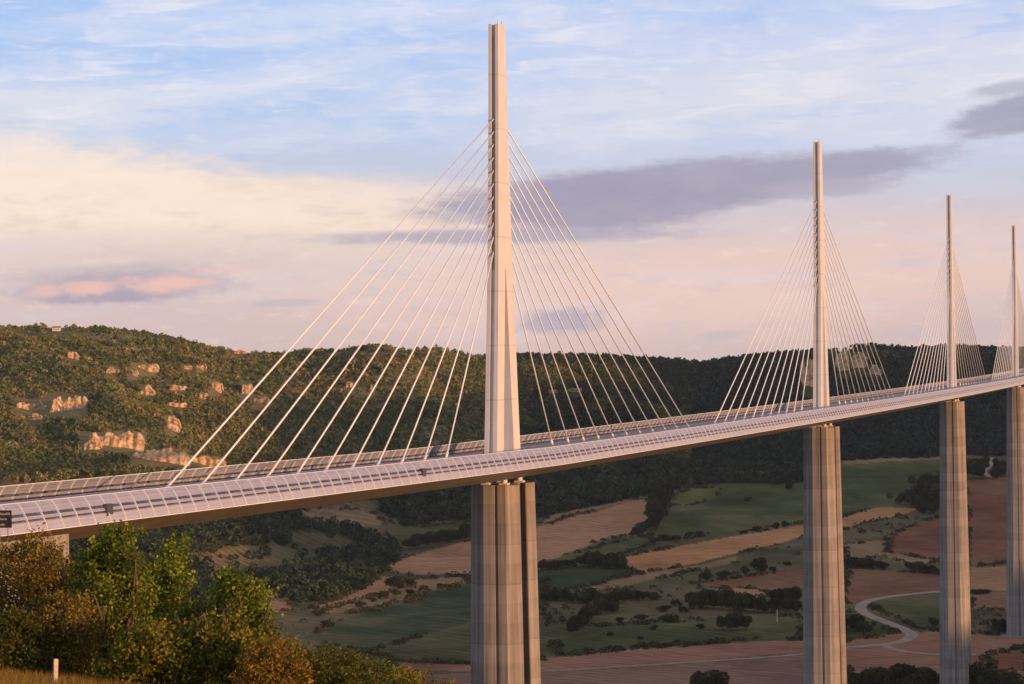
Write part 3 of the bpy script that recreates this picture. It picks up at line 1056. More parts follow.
# rough scrub on field borders and banks
def scrub():
    r = np.random.default_rng(91)
    n = 60000
    Y = r.uniform(1250, 2750, n); X = r.uniform(-.13, .22, n) * Y
    Z = terrain(X, Y)
    def cls(x, y):
        z = terrain(x, y); px, py = project(x, y, z)
        j = (fbm(x / 40, y / 60, 3) - .5)
        out = np.zeros(len(x), int)
        for i, (c_, poly) in enumerate(FIELDS): out[inpoly(px + j * 5, py + j * 2, poly)] = i + 1
        return out
    a = cls(X, Y)
    edge = (a != cls(X + 3, Y + 4)) | (a != cls(X - 2, Y + 7))
    wild = np.isin(a, [0, 1]) & (r.random(n) < .06)
    dens = fbm(X / 45 + 5, Y / 70 + 3, 3)
    ok = (edge & (dens > .44) & (r.random(n) < .8)) | (wild & (dens > .5))
    px, py = project(X, Y, Z)
    for nm, poly in WOODS: ok &= ~inpoly(px, py, poly)
    for line in ROADS:
        for (x1, y1), (x2, y2) in zip(line[:-1], line[1:]):
            for f in np.linspace(0, 1, 14): ok &= (np.abs(px - x1 - f * (x2 - x1)) / 1.6 + np.abs(py - y1 - f * (y2 - y1))) > 6
    X, Y, Z = X[ok], Y[ok], Z[ok]; n = len(X)
    s = r.uniform(1.2, 4.2, n); K = 26
    u = r.normal(size=(n, K, 3)); u /= np.linalg.norm(u, axis=2)[..., None]; u[..., 2] = np.abs(u[..., 2])
    P = np.stack([X[:, None] + u[..., 0] * s[:, None] * .7, Y[:, None] + u[..., 1] * s[:, None] * .7, Z[:, None] + u[..., 2] * s[:, None] * .6], -1).reshape(-1, 3)
    c = np.repeat(np.array([(.06, .062, .024), (.085, .078, .03), (.11, .085, .035), (.045, .055, .022)])[r.integers(0, 4, n)], K, 0)
    V, Fc, c = leaf_quads(P, np.repeat(s * .42, K), r, c)
    o = bpy.data.objects.new('scrub', np_mesh('scrub', V, Fc, M['forest'], c)); COL.objects.link(o)
    o['kind'] = 'stuff'; tag(o, 'low rough scrub growing along the field borders of the valley', 'scrub')


scrub()

# ------------------------------------------------------------------ ROCK OUTCROPS
ICO3_V, ICO3_F = ico(3)


def rock(px, py, w, h, seed, label, group=None):
    """w, h in pixels at its place on the slope"""
    r = np.random.default_rng(seed)
    p = at(px, py + h * .5)
    m = p[1] / F_PX
    W, Hh = w * m, h * m
    nx = max(14, int(W / 1.0)); nz = 16
    x = np.linspace(-.5, .5, nx)
    crest = (1 - np.abs(2 * x) ** 9) * (.30 + .95 * fbm(x * max(W / 9, 3) + seed, x * 0 + 3.3, 4)) + .10 * np.sign(np.sin(x * max(W / 2.4, 9) + seed))
    crest = np.clip(crest, .04, 1.15)
    foot = -.25 - .35 * fbm(x * W / 9 + seed * 3, x * 0 + 8, 2)
    bed = np.sort(np.concatenate([[0], r.random(nz - 2), [1]]))
    step = np.cumsum(r.uniform(0, 1, nz) ** 2); step = step / step[-1]
    crack = (np.sin(x * W / 1.7 + seed) > .55) * 1.0 + (fbm(x * W / 3 + seed, x * 0 + 1, 3) - .5) * 5
    rows = []
    for k in range(nz):
        zz = foot + (crest - foot) * bed[k]
        yy = -2.0 + step[k] * Hh * .55 + crack * .6 + (fbm(x * W / 2.2 + seed, x * 0 + k * 3.7, 3) - .5) * 2.4 + (k % 2) * 1.6
        xx = x * W + r.normal(0, .15, nx)
        rows.append(np.stack([xx, yy, zz * Hh], -1))
    for b_, dz_ in ((4, .1), (14, -3.0)):                  # the top runs back into the slope
        q = rows[nz - 1].copy(); q[:, 1] += b_; q[:, 2] += dz_; rows.append(q)
    V = np.stack(rows).reshape(-1, 3)
    zg = terrain(np.array([p[0]]), np.array([p[1]]))[0] - p[2]
    I = np.arange(len(rows) * nx).reshape(len(rows), nx)
    Fq = np.stack([I[:-1, :-1], I[:-1, 1:], I[1:, 1:], I[1:, :-1]], -1).reshape(-1, 4)
    o = bpy.data.objects.new('rock_outcrop', np_mesh('rock_outcrop', V, Fq, M['rock'], None, False)); COL.objects.link(o)
    o.location = p
    tag(o, label, 'rock', group or 'limestone outcrops on the hillsides')
    return o


for i, (x, y, w, h, lb) in enumerate(ROCKS):
    rock(x, y, w, h, 100 + i, lb)
for i, (x, y, w, h, lb) in enumerate(CLIFFS):
    rock(x, y, w, h, 200 + i, lb, 'cliffs behind the second mast')

# ------------------------------------------------------------------ house on the ridge
hp = at(56, 331.5)
house = thing('house', 'small pale house alone on the crest of the left hill', 'house', (hp[0], hp[1] + 4, hp[2] + .6))
house.scale = (.8, .8, .8)
mb = MB(); mb.box(-5.5, 5.5, -4, 4, -6, 4.2)
mb.add([(-5.5, -4, 4.2), (5.5, -4, 4.2), (5.5, 4, 4.2), (-5.5, 4, 4.2), (-5.5, 0, 6.2), (5.5, 0, 6.2)], [(0, 4, 3), (1, 2, 5)])
part('wall', mb.mesh('wall', [M['plaster']]), house)
mb = MB()
mb.box8([(-6, -4.6, 3.95), (6, -4.6, 3.95), (6, 0, 6.25), (-6, 0, 6.25), (-6, -4.6, 4.2), (6, -4.6, 4.2), (6, 0, 6.5), (-6, 0, 6.5)])
mb.box8([(-6, 0.003, 6.25), (6, 0.003, 6.25), (6, 4.6, 3.95), (-6, 4.6, 3.95), (-6, 0.003, 6.5), (6, 0.003, 6.5), (6, 4.6, 4.2), (-6, 4.6, 4.2)])
part('roof', mb.mesh('roof', [M['tiles']]), house)
for wx in (-3, 0, 3):
    mb = MB(); mb.box(wx - .6, wx + .6, -4.06, -3.97, 1.2, 2.9)
    part('window', mb.mesh('window', [M['window']]), house)


# ------------------------------------------------------------------ VALLEY TREES
def valley_variant(seed, shape, bark):
    """unit tree: height 1, crown of leaf clumps"""
    r = np.random.default_rng(seed)
    if shape == 'round':
        lob = [(r.normal(0, .16), r.normal(0, .16), r.uniform(.34, .80), r.uniform(.15, .24)) for _ in range(13)]
    elif shape == 'tall':
        lob = [(r.normal(0, .05), r.normal(0, .05), z, r.uniform(.08, .13)) for z in np.linspace(.50, .92, 9)]
    else:
        lob = [(r.normal(0, .27), r.normal(0, .27), r.uniform(.22, .70), r.uniform(.16, .26)) for _ in range(15)]
    P, c = [], []
    for (x, y, z, rd) in lob:
        n = 260
        d = r.normal(size=(n, 3)); d /= np.linalg.norm(d, axis=1)[:, None]
        q = d * rd * r.uniform(.55, 1.0, n)[:, None] ** .5 + [x, y, z]
        P.append(q); c.append(np.repeat([np.array((.062, .066, .026)) * np.exp(r.normal(0, .25))], n, 0) * np.exp(r.normal(0, .25, n))[:, None])
    P = np.concatenate(P); c = np.concatenate(c)
    V, Fc, cc = leaf_quads(P, .075, r, c)
    crown = np_mesh('crown', V, Fc, M['valley_leaf'], cc)
    mb = MB()
    top = .62 if shape != 'tall' else .85
    k = .028 if shape != 'tall' else .026
    mb.tube([(0, 0, -.04), (.01, 0, top * .4), (-.01, .01, top)], [k, k * .75, k * .25], 7)
    for (x, y, z, rd) in lob[:6]:
        mb.tube([(0, 0, max(.12, z - .3)), (x * .9, y * .9, z)], [k * .45, k * .12], 5)
    trunk = mb.mesh('trunk', [M[bark]])
    return crown, trunk


VAR = [valley_variant(11, 'round', 'bark'), valley_variant(12, 'round', 'bark'), valley_variant(13, 'wide', 'bark'), valley_variant(14, 'wide', 'bark'), valley_variant(15, 'tall', 'pale_bark'), valley_variant(16, 'round', 'bark')]


def valley_tree(px, py, hpx, var, label, group, wide=1.0, name='tree'):
    p = at(px, py)
    h = hpx * p[1] / F_PX * 1.05
    t = thing(name, label, 'tree' if name == 'tree' else 'bush', (p[0], p[1], p[2] - .2), group)
    t.rotation_euler = (0, 0, random.uniform(0, 6.28))
    t.scale = (h * wide, h * wide, h)
    cr, tr = VAR[var]
    part('trunk', tr, t); part('crown', cr, t)
    return t


CLUMPS = [  # label, group, list of (x, base y, height px, variant, width)
    ('dark tree in the wooded strip between the wheat field and the green field', 'trees in the strip beside the wheat field',
     [(664, 492, 13, 0, 1.1), (669, 497, 12, 1, 1), (658, 496, 14, 2, 1), (662, 504, 15, 0, 1), (655, 506, 13, 1, 1), (664, 511, 14, 5, 1), (657, 514, 14, 2, 1), (661, 520, 13, 0, 1), (653, 522, 14, 1, 1), (655, 529, 13, 5, 1), (648, 530, 11, 0, 1), (643, 534, 11, 1, 1.1), (638, 535, 9, 2, 1)]),
    ('tree in the dark grove at the left tip of the diagonal wheat strip', 'grove at the tip of the diagonal wheat strip',
     [(582, 566, 11, 0, 1.1), (588, 567, 14, 1, 1), (595, 568, 15, 5, 1), (601, 568, 14, 0, 1), (607, 569, 14, 2, 1), (613, 569, 15, 1, 1), (619, 569, 13, 0, 1.1)]),
    ('low hedge tree bordering the wheat field right of the nearest pier', 'hedge right of the nearest pier',
     [(545, 570, 7, 2, 1.3), (552, 569, 8, 3, 1.2), (558, 569, 9, 2, 1.2), (565, 568, 8, 3, 1.2), (571, 567, 7, 2, 1.2)]),
    ('round tree in the dark gully wood right of the nearest pier', 'gully wood right of the nearest pier',
     [(550, 601, 11, 2, 1.2), (558, 601, 13, 0, 1.1), (566, 601, 12, 1, 1.1), (574, 603, 10, 2, 1.1), (592, 604, 16, 0, 1), (586, 606, 12, 5, 1), (600, 607, 13, 1, 1), (608, 607, 14, 2, 1), (616, 603, 14, 0, 1.1), (624, 603, 13, 1, 1.1), (632, 600, 10, 3, 1.2), (600, 615, 15, 5, 1), (592, 620, 16, 0, 1), (584, 625, 16, 1, 1), (577, 630, 15, 2, 1), (571, 635, 13, 0, 1), (608, 613, 12, 2, 1.1), (642, 600, 9, 2, 1.2), (652, 600, 8, 3, 1.2)]),
    ('tree in the long dark copse below the ploughed field', 'copse below the ploughed field',
     [(694, 609, 12, 2, 1.1), (700, 608, 16, 0, 1), (707, 608, 17, 1, 1.1), (714, 609, 17, 5, 1), (722, 610, 19, 0, 1), (730, 610, 17, 1, 1), (738, 611, 17, 2, 1), (746, 612, 16, 5, 1), (754, 612, 16, 0, 1), (762, 613, 15, 1, 1), (769, 613, 13, 2, 1.1)]),
    ('tree in the small round thicket on the lower green meadow', 'thicket on the lower meadow',
     [(722, 630, 14, 0, 1.1), (730, 631, 16, 1, 1), (738, 630, 15, 5, 1.1), (746, 630, 14, 0, 1.1)]),
    ('tree of the shaded clump against the left edge of the second pier', 'clump left of the second pier',
     [(788, 601, 13, 0, 1.1), (795, 603, 15, 1, 1.1), (784, 611, 12, 2, 1.1), (797, 614, 13, 0, 1)]),
    ('tree in the wood left of the third pier beside the upper green field', 'wood left of the third pier',
     [(905, 505, 13, 2, 1.1), (911, 507, 17, 0, 1), (918, 507, 18, 1, 1), (925, 508, 20, 5, 1), (932, 509, 24, 0, 1), (926, 495, 18, 1, 1), (932, 492, 18, 2, 1), (938, 512, 20, 1, 1), (920, 512, 12, 3, 1.1), (930, 514, 12, 2, 1.1)]),
    ('bush in the hedge between the second and third piers', 'hedge between the second and third piers',
     [(848, 567, 9, 2, 1.3), (855, 567, 10, 3, 1.2), (862, 568, 10, 2, 1.3), (869, 568, 9, 3, 1.3), (876, 569, 9, 2, 1.2), (883, 569, 7, 3, 1.3), (913, 571, 9, 2, 1.2), (920, 573, 11, 0, 1.2), (928, 574, 9, 3, 1.3), (935, 575, 7, 2, 1.3)]),
    ('tree in the dark group at the foot of the second pier by the road bend', 'group by the road bend',
     [(850, 629, 14, 0, 1.1), (856, 631, 15, 1, 1.1), (862, 632, 11, 2, 1.2)]),
    ('dark tree in front of the fourth pier foot', 'trees at the fourth pier foot',
     [(997, 633, 14, 0, 1.1), (1002, 635, 15, 1, 1)]),
    ('bush in the short row between the third and fourth piers', 'row between the third and fourth piers',
     [(974, 594, 5, 2, 1.4), (980, 594, 5, 3, 1.4), (986, 594, 5, 2, 1.4)]),
    ('tree in the wood around the pale farm track between the last two piers', 'wood by the farm track',
     [(973, 478, 16, 0, 1), (979, 479, 15, 1, 1), (972, 470, 12, 2, 1), (985, 470, 12, 5, 1), (998, 474, 15, 0, 1), (1004, 476, 14, 1, 1), (998, 478, 10, 2, 1.1)]),
    ('round tree in the row along the pale green strip left of the nearest pier', 'row along the pale green strip',
     [(409, 549, 11, 0, 1.1), (416, 549, 14, 1, 1.1), (424, 547, 12, 5, 1.1), (432, 546, 14, 0, 1.1), (440, 544, 12, 1, 1.1), (448, 542, 13, 2, 1.1), (456, 541, 11, 0, 1.1), (464, 540, 15, 1, 1)]),
    ('bush in the patch below the wheat field left of the nearest pier', 'patch below the left wheat field',
     [(397, 586, 10, 2, 1.3), (403, 588, 11, 3, 1.2), (409, 587, 9, 2, 1.2)]),
    ('low bush on the border of the teal field left of the nearest pier', 'border of the teal field',
     [(360, 607, 6, 2, 1.4), (372, 602, 5, 3, 1.4), (384, 599, 7, 2, 1.3), (396, 597, 8, 0, 1.2), (410, 594, 5, 3, 1.4), (424, 591, 6, 2, 1.3), (440, 588, 5, 3, 1.3), (320, 616, 6, 2, 1.4), (326, 626, 6, 3, 1.4)]),
    ('small hedge bush along the upper edge of the diagonal wheat strip', 'hedge above the diagonal wheat strip',
     [(655, 543, 6, 2, 1.4), (664, 541, 7, 3, 1.4), (676, 540, 5, 2, 1.4), (690, 537, 5, 3, 1.4), (700, 537, 6, 2, 1.3), (744, 534, 4, 2, 1.5), (756, 531, 5, 3, 1.4)]),
    ('bush scattered on the dry slope below the gully wood', 'bushes on the dry slope',
     [(640, 620, 6, 2, 1.3), (665, 612, 7, 3, 1.3), (676, 606, 7, 2, 1.3), (655, 630, 5, 3, 1.3), (668, 622, 8, 2, 1.3), (690, 600, 8, 0, 1.2), (683, 612, 6, 2, 1.3), (620, 622, 5, 3, 1.4), (700, 629, 5, 2, 1.3), (640, 640, 4, 3, 1.4), (560, 648, 5, 2, 1.4), (610, 636, 4, 2, 1.4)]),
    ('dark tree top rising into the bottom border right of the second pier', 'tree tops at the bottom border',
     [(856, 694, 20, 0, 1), (866, 694, 22, 1, 1), (876, 695, 24, 5, 1), (886, 695, 26, 0, 1), (897, 696, 28, 1, 1), (908, 697, 29, 5, 1), (919, 698, 29, 0, 1), (930, 698, 27, 1, 1), (978, 699, 32, 5, 1), (988, 700, 30, 0, 1), (998, 701, 28, 1, 1), (1010, 702, 26, 5, 1)]),
    ('dark tree top rising into the bottom border between the first two piers', 'tree tops between the first two piers',
     [(698, 696, 22, 1, 1), (709, 698, 27, 0, 1.1), (719, 698, 23, 5, 1)]),
]
for lb, gp, items in CLUMPS:
    for (x, y, h, var, w) in items:
        valley_tree(x, y, h * 1.1, var, lb, gp, w)
for a in [((706, 582, 13, 0, 'pale round tree alone at the left end of the ploughed field', None, 1.15)),
          ((724, 578, 8, 2, 'low wide bush right beside the pale round tree', None, 1.4)),
          ((745, 576, 10, 1, 'narrow tree left of the round tree on the ploughed field edge', None, 1.0)),
          ((759, 573, 15, 5, 'big dark round tree on the upper edge of the ploughed field', None, 1.15)),
          ((773, 571, 5, 3, 'tiny bush right of the big dark round tree', None, 1.4)),
          ((777, 622, 31, 4, 'tall slender tree with a pale bare trunk left of the second pier', None, 1.15)),
          ((785, 528, 8, 0, 'left tree of the pair on the green field edge by the second pier', None, 1.1)),
          ((776, 530, 8, 1, 'small round tree by itself on the edge of the green field', None, 1.1)),
          ((748, 501, 5, 2, 'tiny bush in the middle of the upper green field', None, 1.3)),
          ((789, 490, 8, 5, 'lone dark tree at the top right of the upper green field', None, 1.1)),
          ((933, 628, 11, 0, 'single bush left of the third pier in the road loop', None, 1.2)),
          ((787, 566, 5, 2, 'small dark bush above the ploughed field near the second pier', None, 1.4))]:
    valley_tree(*a)

# ------------------------------------------------------------------ FOREGROUND TREES
PAL = {
    'oak': np.array([(.25, .165, .035), (.18, .135, .03), (.33, .205, .045), (.13, .11, .026), (.21, .15, .034)]),
    'green': np.array([(.13, .17, .022), (.20, .23, .028), (.08, .12, .018), (.27, .27, .035), (.10, .12, .02)]),
    'mixed': np.array([(.14, .15, .022), (.22, .20, .028), (.09, .11, .018), (.28, .18, .035), (.08, .09, .018)]),
    'rust': np.array([(.23, .125, .024), (.16, .115, .024), (.28, .155, .032), (.13, .105, .022)]),
    'dark': np.array([(.075, .085, .018), (.11, .105, .024), (.055, .068, .015), (.145, .115, .026)]),
}


def fg_tree(px, Y, top, hw, pal, label, name='tree', dense=1.0, stems=4, base_t=.08, seed=0, lean=0.0, nleaf=9000, leaf=.115, bare=0, shape='tree'):
    r = np.random.default_rng(seed)
    X = (px - 512) / F_PX * Y
    z0 = gz(X, Y)
    d = ray(px, top)
    H = d[2] / d[1] * Y - z0
    Rw = hw / F_PX * Y
    t = thing(name, label, 'tree' if name == 'tree' else 'shrub', (X, Y, z0 - .1))

    def env(f):
        if shape == 'bush':
            return Rw * np.clip(1.0 - np.clip((f - .35) / .66, 0, 1) ** 2.4, 0.02, 1) ** .6
        return Rw * np.interp(f, [0, .15, .4, .65, .85, 1.0], [.55, .9, 1.0, .75, .45, .12])
    mb = MB(); tips = []

    def branch(p, dirv, length, rad0, depth):
        n = 6
        pts = [p]; rads = [rad0]
        q = np.array(p, float); dv = np.array(dirv, float)
        for i in range(n):
            dv = dv + r.normal(0, .16, 3) + [0, 0, .05 if depth else .03]
            dv /= np.linalg.norm(dv)
            q = q + dv * length / n
            pts.append(tuple(q)); rads.append(rad0 * (1 - .8 * (i + 1) / n))
        mb.tube(pts, rads, 5 if depth else 7, cap=False)
        if depth < 2:
            nb = 9 if depth == 0 else 4
            for k in range(nb):
                f = r.uniform(.2 if depth == 0 else .3, 1.0)
                i = min(int(f * n), n - 1)
                b = np.array(pts[i + 1])
                hf = np.clip(b[2] / H, 0, 1)
                out = r.normal(size=3); out[2] = abs(out[2]) * .5 + .15
                out /= np.linalg.norm(out)
                L = (env(hf) * r.uniform(.45, .95)) if depth == 0 else length * r.uniform(.35, .6)
                branch(tuple(b), out, max(L, .25), rads[i + 1] * .6, depth + 1)
        if depth >= 1:
            for i in range(2, n + 1): tips.append(pts[i])
    for s in range(stems):
        a = r.uniform(0, 6.28); sp = r.uniform(.05, .35) if shape == 'tree' else r.uniform(.1, .7)
        dv = np.array([math.cos(a) * sp + lean, math.sin(a) * sp, 1.0]); dv /= np.linalg.norm(dv)
        branch((r.uniform(-.12, .12) * Rw, r.uniform(-.12, .12) * Rw, 0), dv, H * r.uniform(.68, .93), .035 + .012 * H, 0)
    T = np.array(tips)
    # keep twig points inside the outline, pull strays in
    f = np.clip(T[:, 2] / H, 0, 1)
    e = np.array([env(x) for x in f]) * (1 + .25 * r.normal(size=len(T)))
    rad_ = np.hypot(T[:, 0], T[:, 1])
    k = np.minimum(1, e / np.maximum(rad_, 1e-3)); T[:, 0] *= k; T[:, 1] *= k
    T = T[(T[:, 2] > base_t * H) & (T[:, 2] < H * 1.0)]
    # clumps of leaves
    ncl = max(20, nleaf // 42)
    ci = r.integers(0, len(T), ncl)
    cc = T[ci] + r.normal(0, .10 * Rw ** .5, (ncl, 3))
    if shape == 'bush' or dense > 1:
        m = int(ncl * (.75 if shape == 'bush' else .35))
        fz = r.uniform(.02, 1.0, m); a = r.uniform(0, 6.283, m)
        lump = 1 + .22 * np.sin(a * 3 + seed) * np.sin(fz * 9 + seed) + .12 * np.sin(a * 7 + fz * 13)
        rr = np.array([env(x) for x in fz]) * np.sqrt(r.uniform(.35, 1, m)) * lump
        extra = np.stack([rr * np.cos(a), rr * np.sin(a), fz * H * .97], -1)
        cc[:m] = extra
    P = np.repeat(cc, 42, 0) + r.normal(0, 1, (ncl * 42, 3)) * (.13 + .03 * Rw) * [1, 1, .75]
    P = P[P[:, 2] > .02]
    ncore = len(P)
    SP = []
    for b in range(14 if shape == 'tree' else 9):        # stray leafy shoots that break the outline
        a = r.uniform(0, 6.283); f0 = r.uniform(.45, .92)
        q = np.array([math.cos(a), math.sin(a), 0]) * float(env(f0)) * r.uniform(.3, .9) + [0, 0, f0 * H]
        dv = np.array([math.cos(a) * r.uniform(.1, .7), math.sin(a) * r.uniform(.1, .7), r.uniform(.5, 1.1)]); dv /= np.linalg.norm(dv)
        pts = [tuple(q)]
        L = H * r.uniform(.09, .19)
        for i in range(5):
            dv = dv + r.normal(0, .12, 3); dv /= np.linalg.norm(dv); q = q + dv * L / 5; pts.append(tuple(q))
            if q[2] < H * 1.06: SP.append(q + r.normal(0, .06, (9, 3)))
        mb.tube(pts, [.014, .012, .010, .008, .006, .004], 4, cap=False)
    if SP: P = np.concatenate([P] + SP)
    pc = PAL[pal]
    base_c = pc[r.integers(0, len(pc), len(P))]
    cl = fbm(P[:, 0] * 1.6 + seed, P[:, 2] * 1.6 + P[:, 1] * .7, 2)
    base_c = base_c * (.55 + .9 * cl)[:, None]
    col = base_c * np.exp(r.normal(0, .22, len(P)))[:, None]
    V, Fc, c = leaf_quads(P, leaf, r, col)
    for b in range(bare):                         # bare dead twigs sticking out of the top
        a = r.uniform(0, 6.28); p = np.array([r.uniform(-.5, .5) * Rw, r.uniform(-.5, .5) * Rw, H * .62])
        pts = [tuple(p)]
        dv = np.array([math.cos(a) * .25, math.sin(a) * .25, 1.0])
        for i in range(5):
            dv = dv + r.normal(0, .12, 3); p = p + dv / np.linalg.norm(dv) * H * .062; pts.append(tuple(p))
        mb.tube(pts, [.02, .017, .014, .011, .008, .006], 5, cap=False)
        for k in (2, 3, 4):
            q = np.array(pts[k]); dd = r.normal(size=3); dd[2] = abs(dd[2]) + .4; dd /= np.linalg.norm(dd)
            mb.tube([tuple(q), tuple(q + dd * H * .05), tuple(q + dd * H * .09 + [0, 0, .05])], [.009, .007, .004], 4, cap=False)
    part('trunk', mb.mesh('trunk', [M['bark']], True), t)
    part('crown', np_mesh('crown', V, Fc, M['leaf'], c), t)
    return t


fg_tree(22, 80, 538, 74, 'oak', 'big rounded bush with golden brown leaves at the left border', 'bush', 1.6, 6, .0, 21, nleaf=32000, leaf=.095, shape='bush')
fg_tree(62, 73, 592, 34, 'oak', 'lower brown bush just behind the wooden stake', 'bush', 1.5, 5, .0, 22, nleaf=11000, leaf=.09, shape='bush')
fg_tree(8, 72, 612, 34, 'dark', 'olive brown bush low at the left border in front of the big rounded one', 'bush', 1.4, 5, .0, 36, nleaf=9000, leaf=.09, shape='bush')
fg_tree(110, 75, 522, 44, 'green', 'tallest leafy green tree reaching up to the deck edge', 'tree', 1.3, 6, .10, 23, nleaf=13000, bare=0)
fg_tree(133, 79, 560, 30, 'mixed', 'scrubby tree with bare twigs on top between the two tall green trees', 'tree', 1.2, 5, .1, 24, nleaf=5000, bare=5)
fg_tree(168, 78, 530, 34, 'green', 'second tall green tree with a yellow green top', 'tree', 1.3, 5, .10, 25, nleaf=9500)
fg_tree(194, 76, 604, 36, 'mixed', 'loose mixed green tree between the second tall tree and the right one', 'tree', 1.0, 5, .08, 26, nleaf=8000, bare=3)
fg_tree(240, 75, 553, 42, 'green', 'rightmost tall tree with a thin pointed top', 'tree', 1.0, 5, .12, 27, nleaf=10000, bare=2)
fg_tree(218, 70, 615, 44, 'mixed', 'wide low green bush in front of the rightmost tall tree', 'bush', 1.3, 6, .0, 28, nleaf=11000, shape='bush')
fg_tree(150, 70, 622, 48, 'mixed', 'dark leafy bush in front of the tall green trees', 'bush', 1.0, 6, .0, 29, nleaf=9000, shape='bush')
fg_tree(264, 68, 640, 34, 'rust', 'rust red dry bush right of the tall trees', 'bush', 1.5, 6, .0, 30, nleaf=12000, leaf=.085, shape='bush')
fg_tree(302, 80, 644, 34, 'dark', 'dark green bush right of the rust red one', 'bush', 1.4, 5, .0, 31, nleaf=9000, leaf=.095, shape='bush')
fg_tree(338, 84, 646, 34, 'dark', 'second low green bush on the falling slope', 'bush', 1.4, 5, .0, 32, nleaf=9000, leaf=.095, shape='bush')
fg_tree(372, 88, 656, 34, 'dark', 'third low dark bush on the falling slope', 'bush', 1.4, 5, .0, 33, nleaf=9000, leaf=.095, shape='bush')
fg_tree(402, 90, 664, 28, 'oak', 'brownish bush near the right end of the slope scrub', 'bush', 1.4, 5, .0, 34, nleaf=7000, leaf=.09, shape='bush')
fg_tree(432, 94, 676, 24, 'dark', 'last little bush at the right end of the slope scrub', 'bush', 1.4, 5, .0, 35, nleaf=5000, leaf=.09, shape='bush')

for k_, (x_, Y_, t_, w_, p_, l_) in enumerate([
    (285, 86, 634, 30, 'mixed', 'leafy bush peeking out behind the rust red bush'),
    (322, 92, 640, 26, 'dark', 'dark bush behind the second low green bush of the slope'),
    (356, 95, 648, 26, 'mixed', 'mixed bush between the second and third low bushes of the slope'),
    (388, 98, 656, 26, 'green', 'small green bush behind the brownish bush of the slope'),
    (418, 100, 664, 26, 'dark', 'small dark bush just right of the brownish bush of the slope'),
    (446, 104, 674, 22, 'oak', 'small brown bush closest to the nearest pier'),
    (345, 78, 664, 40, 'dark', 'broad dark bush at the bottom border below the slope scrub'),
    (400, 80, 674, 40, 'mixed', 'broad mixed bush at the bottom border below the brownish bush'),
]):
    fg_tree(x_, Y_, t_, w_, p_, l_, 'bush', 1.4, 5, .0, 50 + k_, nleaf=8000, leaf=.095, shape='bush')

# wooden stake
X = (50.5 - 512) / F_PX * 66.0
zt = ray(50.5, 659)[2] / ray(50.5, 659)[1] * 66.0
z0 = gz(X, 66.0)
stake = thing('wooden_stake', 'pale square wooden stake standing in the dry grass at the lower left', 'post', (X, 66.0, z0))
stake.rotation_euler = (0.0, .035, R(28))
mb = MB()
hh = zt - z0
mb.loft([[(sx * a, sy * a, z) for sx, sy in ((-1, -1), (1, -1), (1, 1), (-1, 1))] for z, a in ((-.3, .05), (hh - .02, .052), (hh, .042))])
part('shaft', mb.mesh('shaft', [M['wood_post']]), stake)

# dry grass on the near slope
r = np.random.default_rng(77)
n = 26000
Yg = r.uniform(52, 76, n); Xg = r.uniform(-.215, -.05, n) * Yg
Zg = terrain(Xg, Yg)
h = r.uniform(.10, .32, n) * (0.6 + .8 * fbm(Xg / 1.5, Yg / 1.5, 2))
a = r.uniform(0, 6.283, n); w = .012
lx = r.normal(0, .3, n) * h; ly = r.normal(0, .3, n) * h
P0 = np.stack([Xg - np.cos(a) * w, Yg - np.sin(a) * w, Zg - .02], -1)
P1 = np.stack([Xg + np.cos(a) * w, Yg + np.sin(a) * w, Zg - .02], -1)
P2 = np.stack([Xg + lx, Yg + ly, Zg + h], -1)
V = np.stack([P0, P1, P2], 1).reshape(-1, 3)
gc = np.array([(.30, .18, .05), (.36, .22, .06), (.22, .15, .045), (.26, .14, .035)])[r.integers(0, 4, n)]
o = bpy.data.objects.new('dry_grass', np_mesh('dry_grass', V, np.arange(3 * n).reshape(n, 3), M['grass'], np.repeat(gc, 3, 0))); COL.objects.link(o)
o['kind'] = 'stuff'; tag(o, 'dry golden grass on the slope at the lower left corner', 'grass')

# ------------------------------------------------------------------ HAZE
HAZE = 1.8e-5
if HAZE:
    zmin = float(GZ.min()) - 1
    mb = MB(); mb.box(-6600, 6600, -6600, 6600, zmin, max(float(GZ.max()) + 2, P7Z + HM + 3))
    m = bpy.data.materials.new('haze'); m.use_nodes = True
    nt = NT(m.node_tree); nt.n.remove(nt.n['Principled BSDF'])
    pv = nt.new('ShaderNodeVolumePrincipled')
    pv.inputs['Color'].default_value = (.86, .88, .95, 1); pv.inputs['Density'].default_value = HAZE
    pv.inputs['Anisotropy'].default_value = .2
    nt.l.new(pv.outputs[0], nt.n['Material Output'].inputs['Volume'])
    o = bpy.data.objects.new('haze', mb.mesh('haze', [m])); COL.objects.link(o)
    o['kind'] = 'stuff'; tag(o, 'thin pale evening haze filling the valley air', 'haze')

# ------------------------------------------------------------------ SUN
sl = bpy.data.lights.new('sun', 'SUN'); sun = bpy.data.objects.new('sun', sl); COL.objects.link(sun)
sl.energy = 5.0; sl.angle = R(.6); sl.color = (1.0, .53, .25)
sd = Vector((SUN_AZ[0] * math.cos(SUN_EL), SUN_AZ[1] * math.cos(SUN_EL), math.sin(SUN_EL)))
sun.rotation_euler = (-sd).to_track_quat('-Z', 'Y').to_euler()

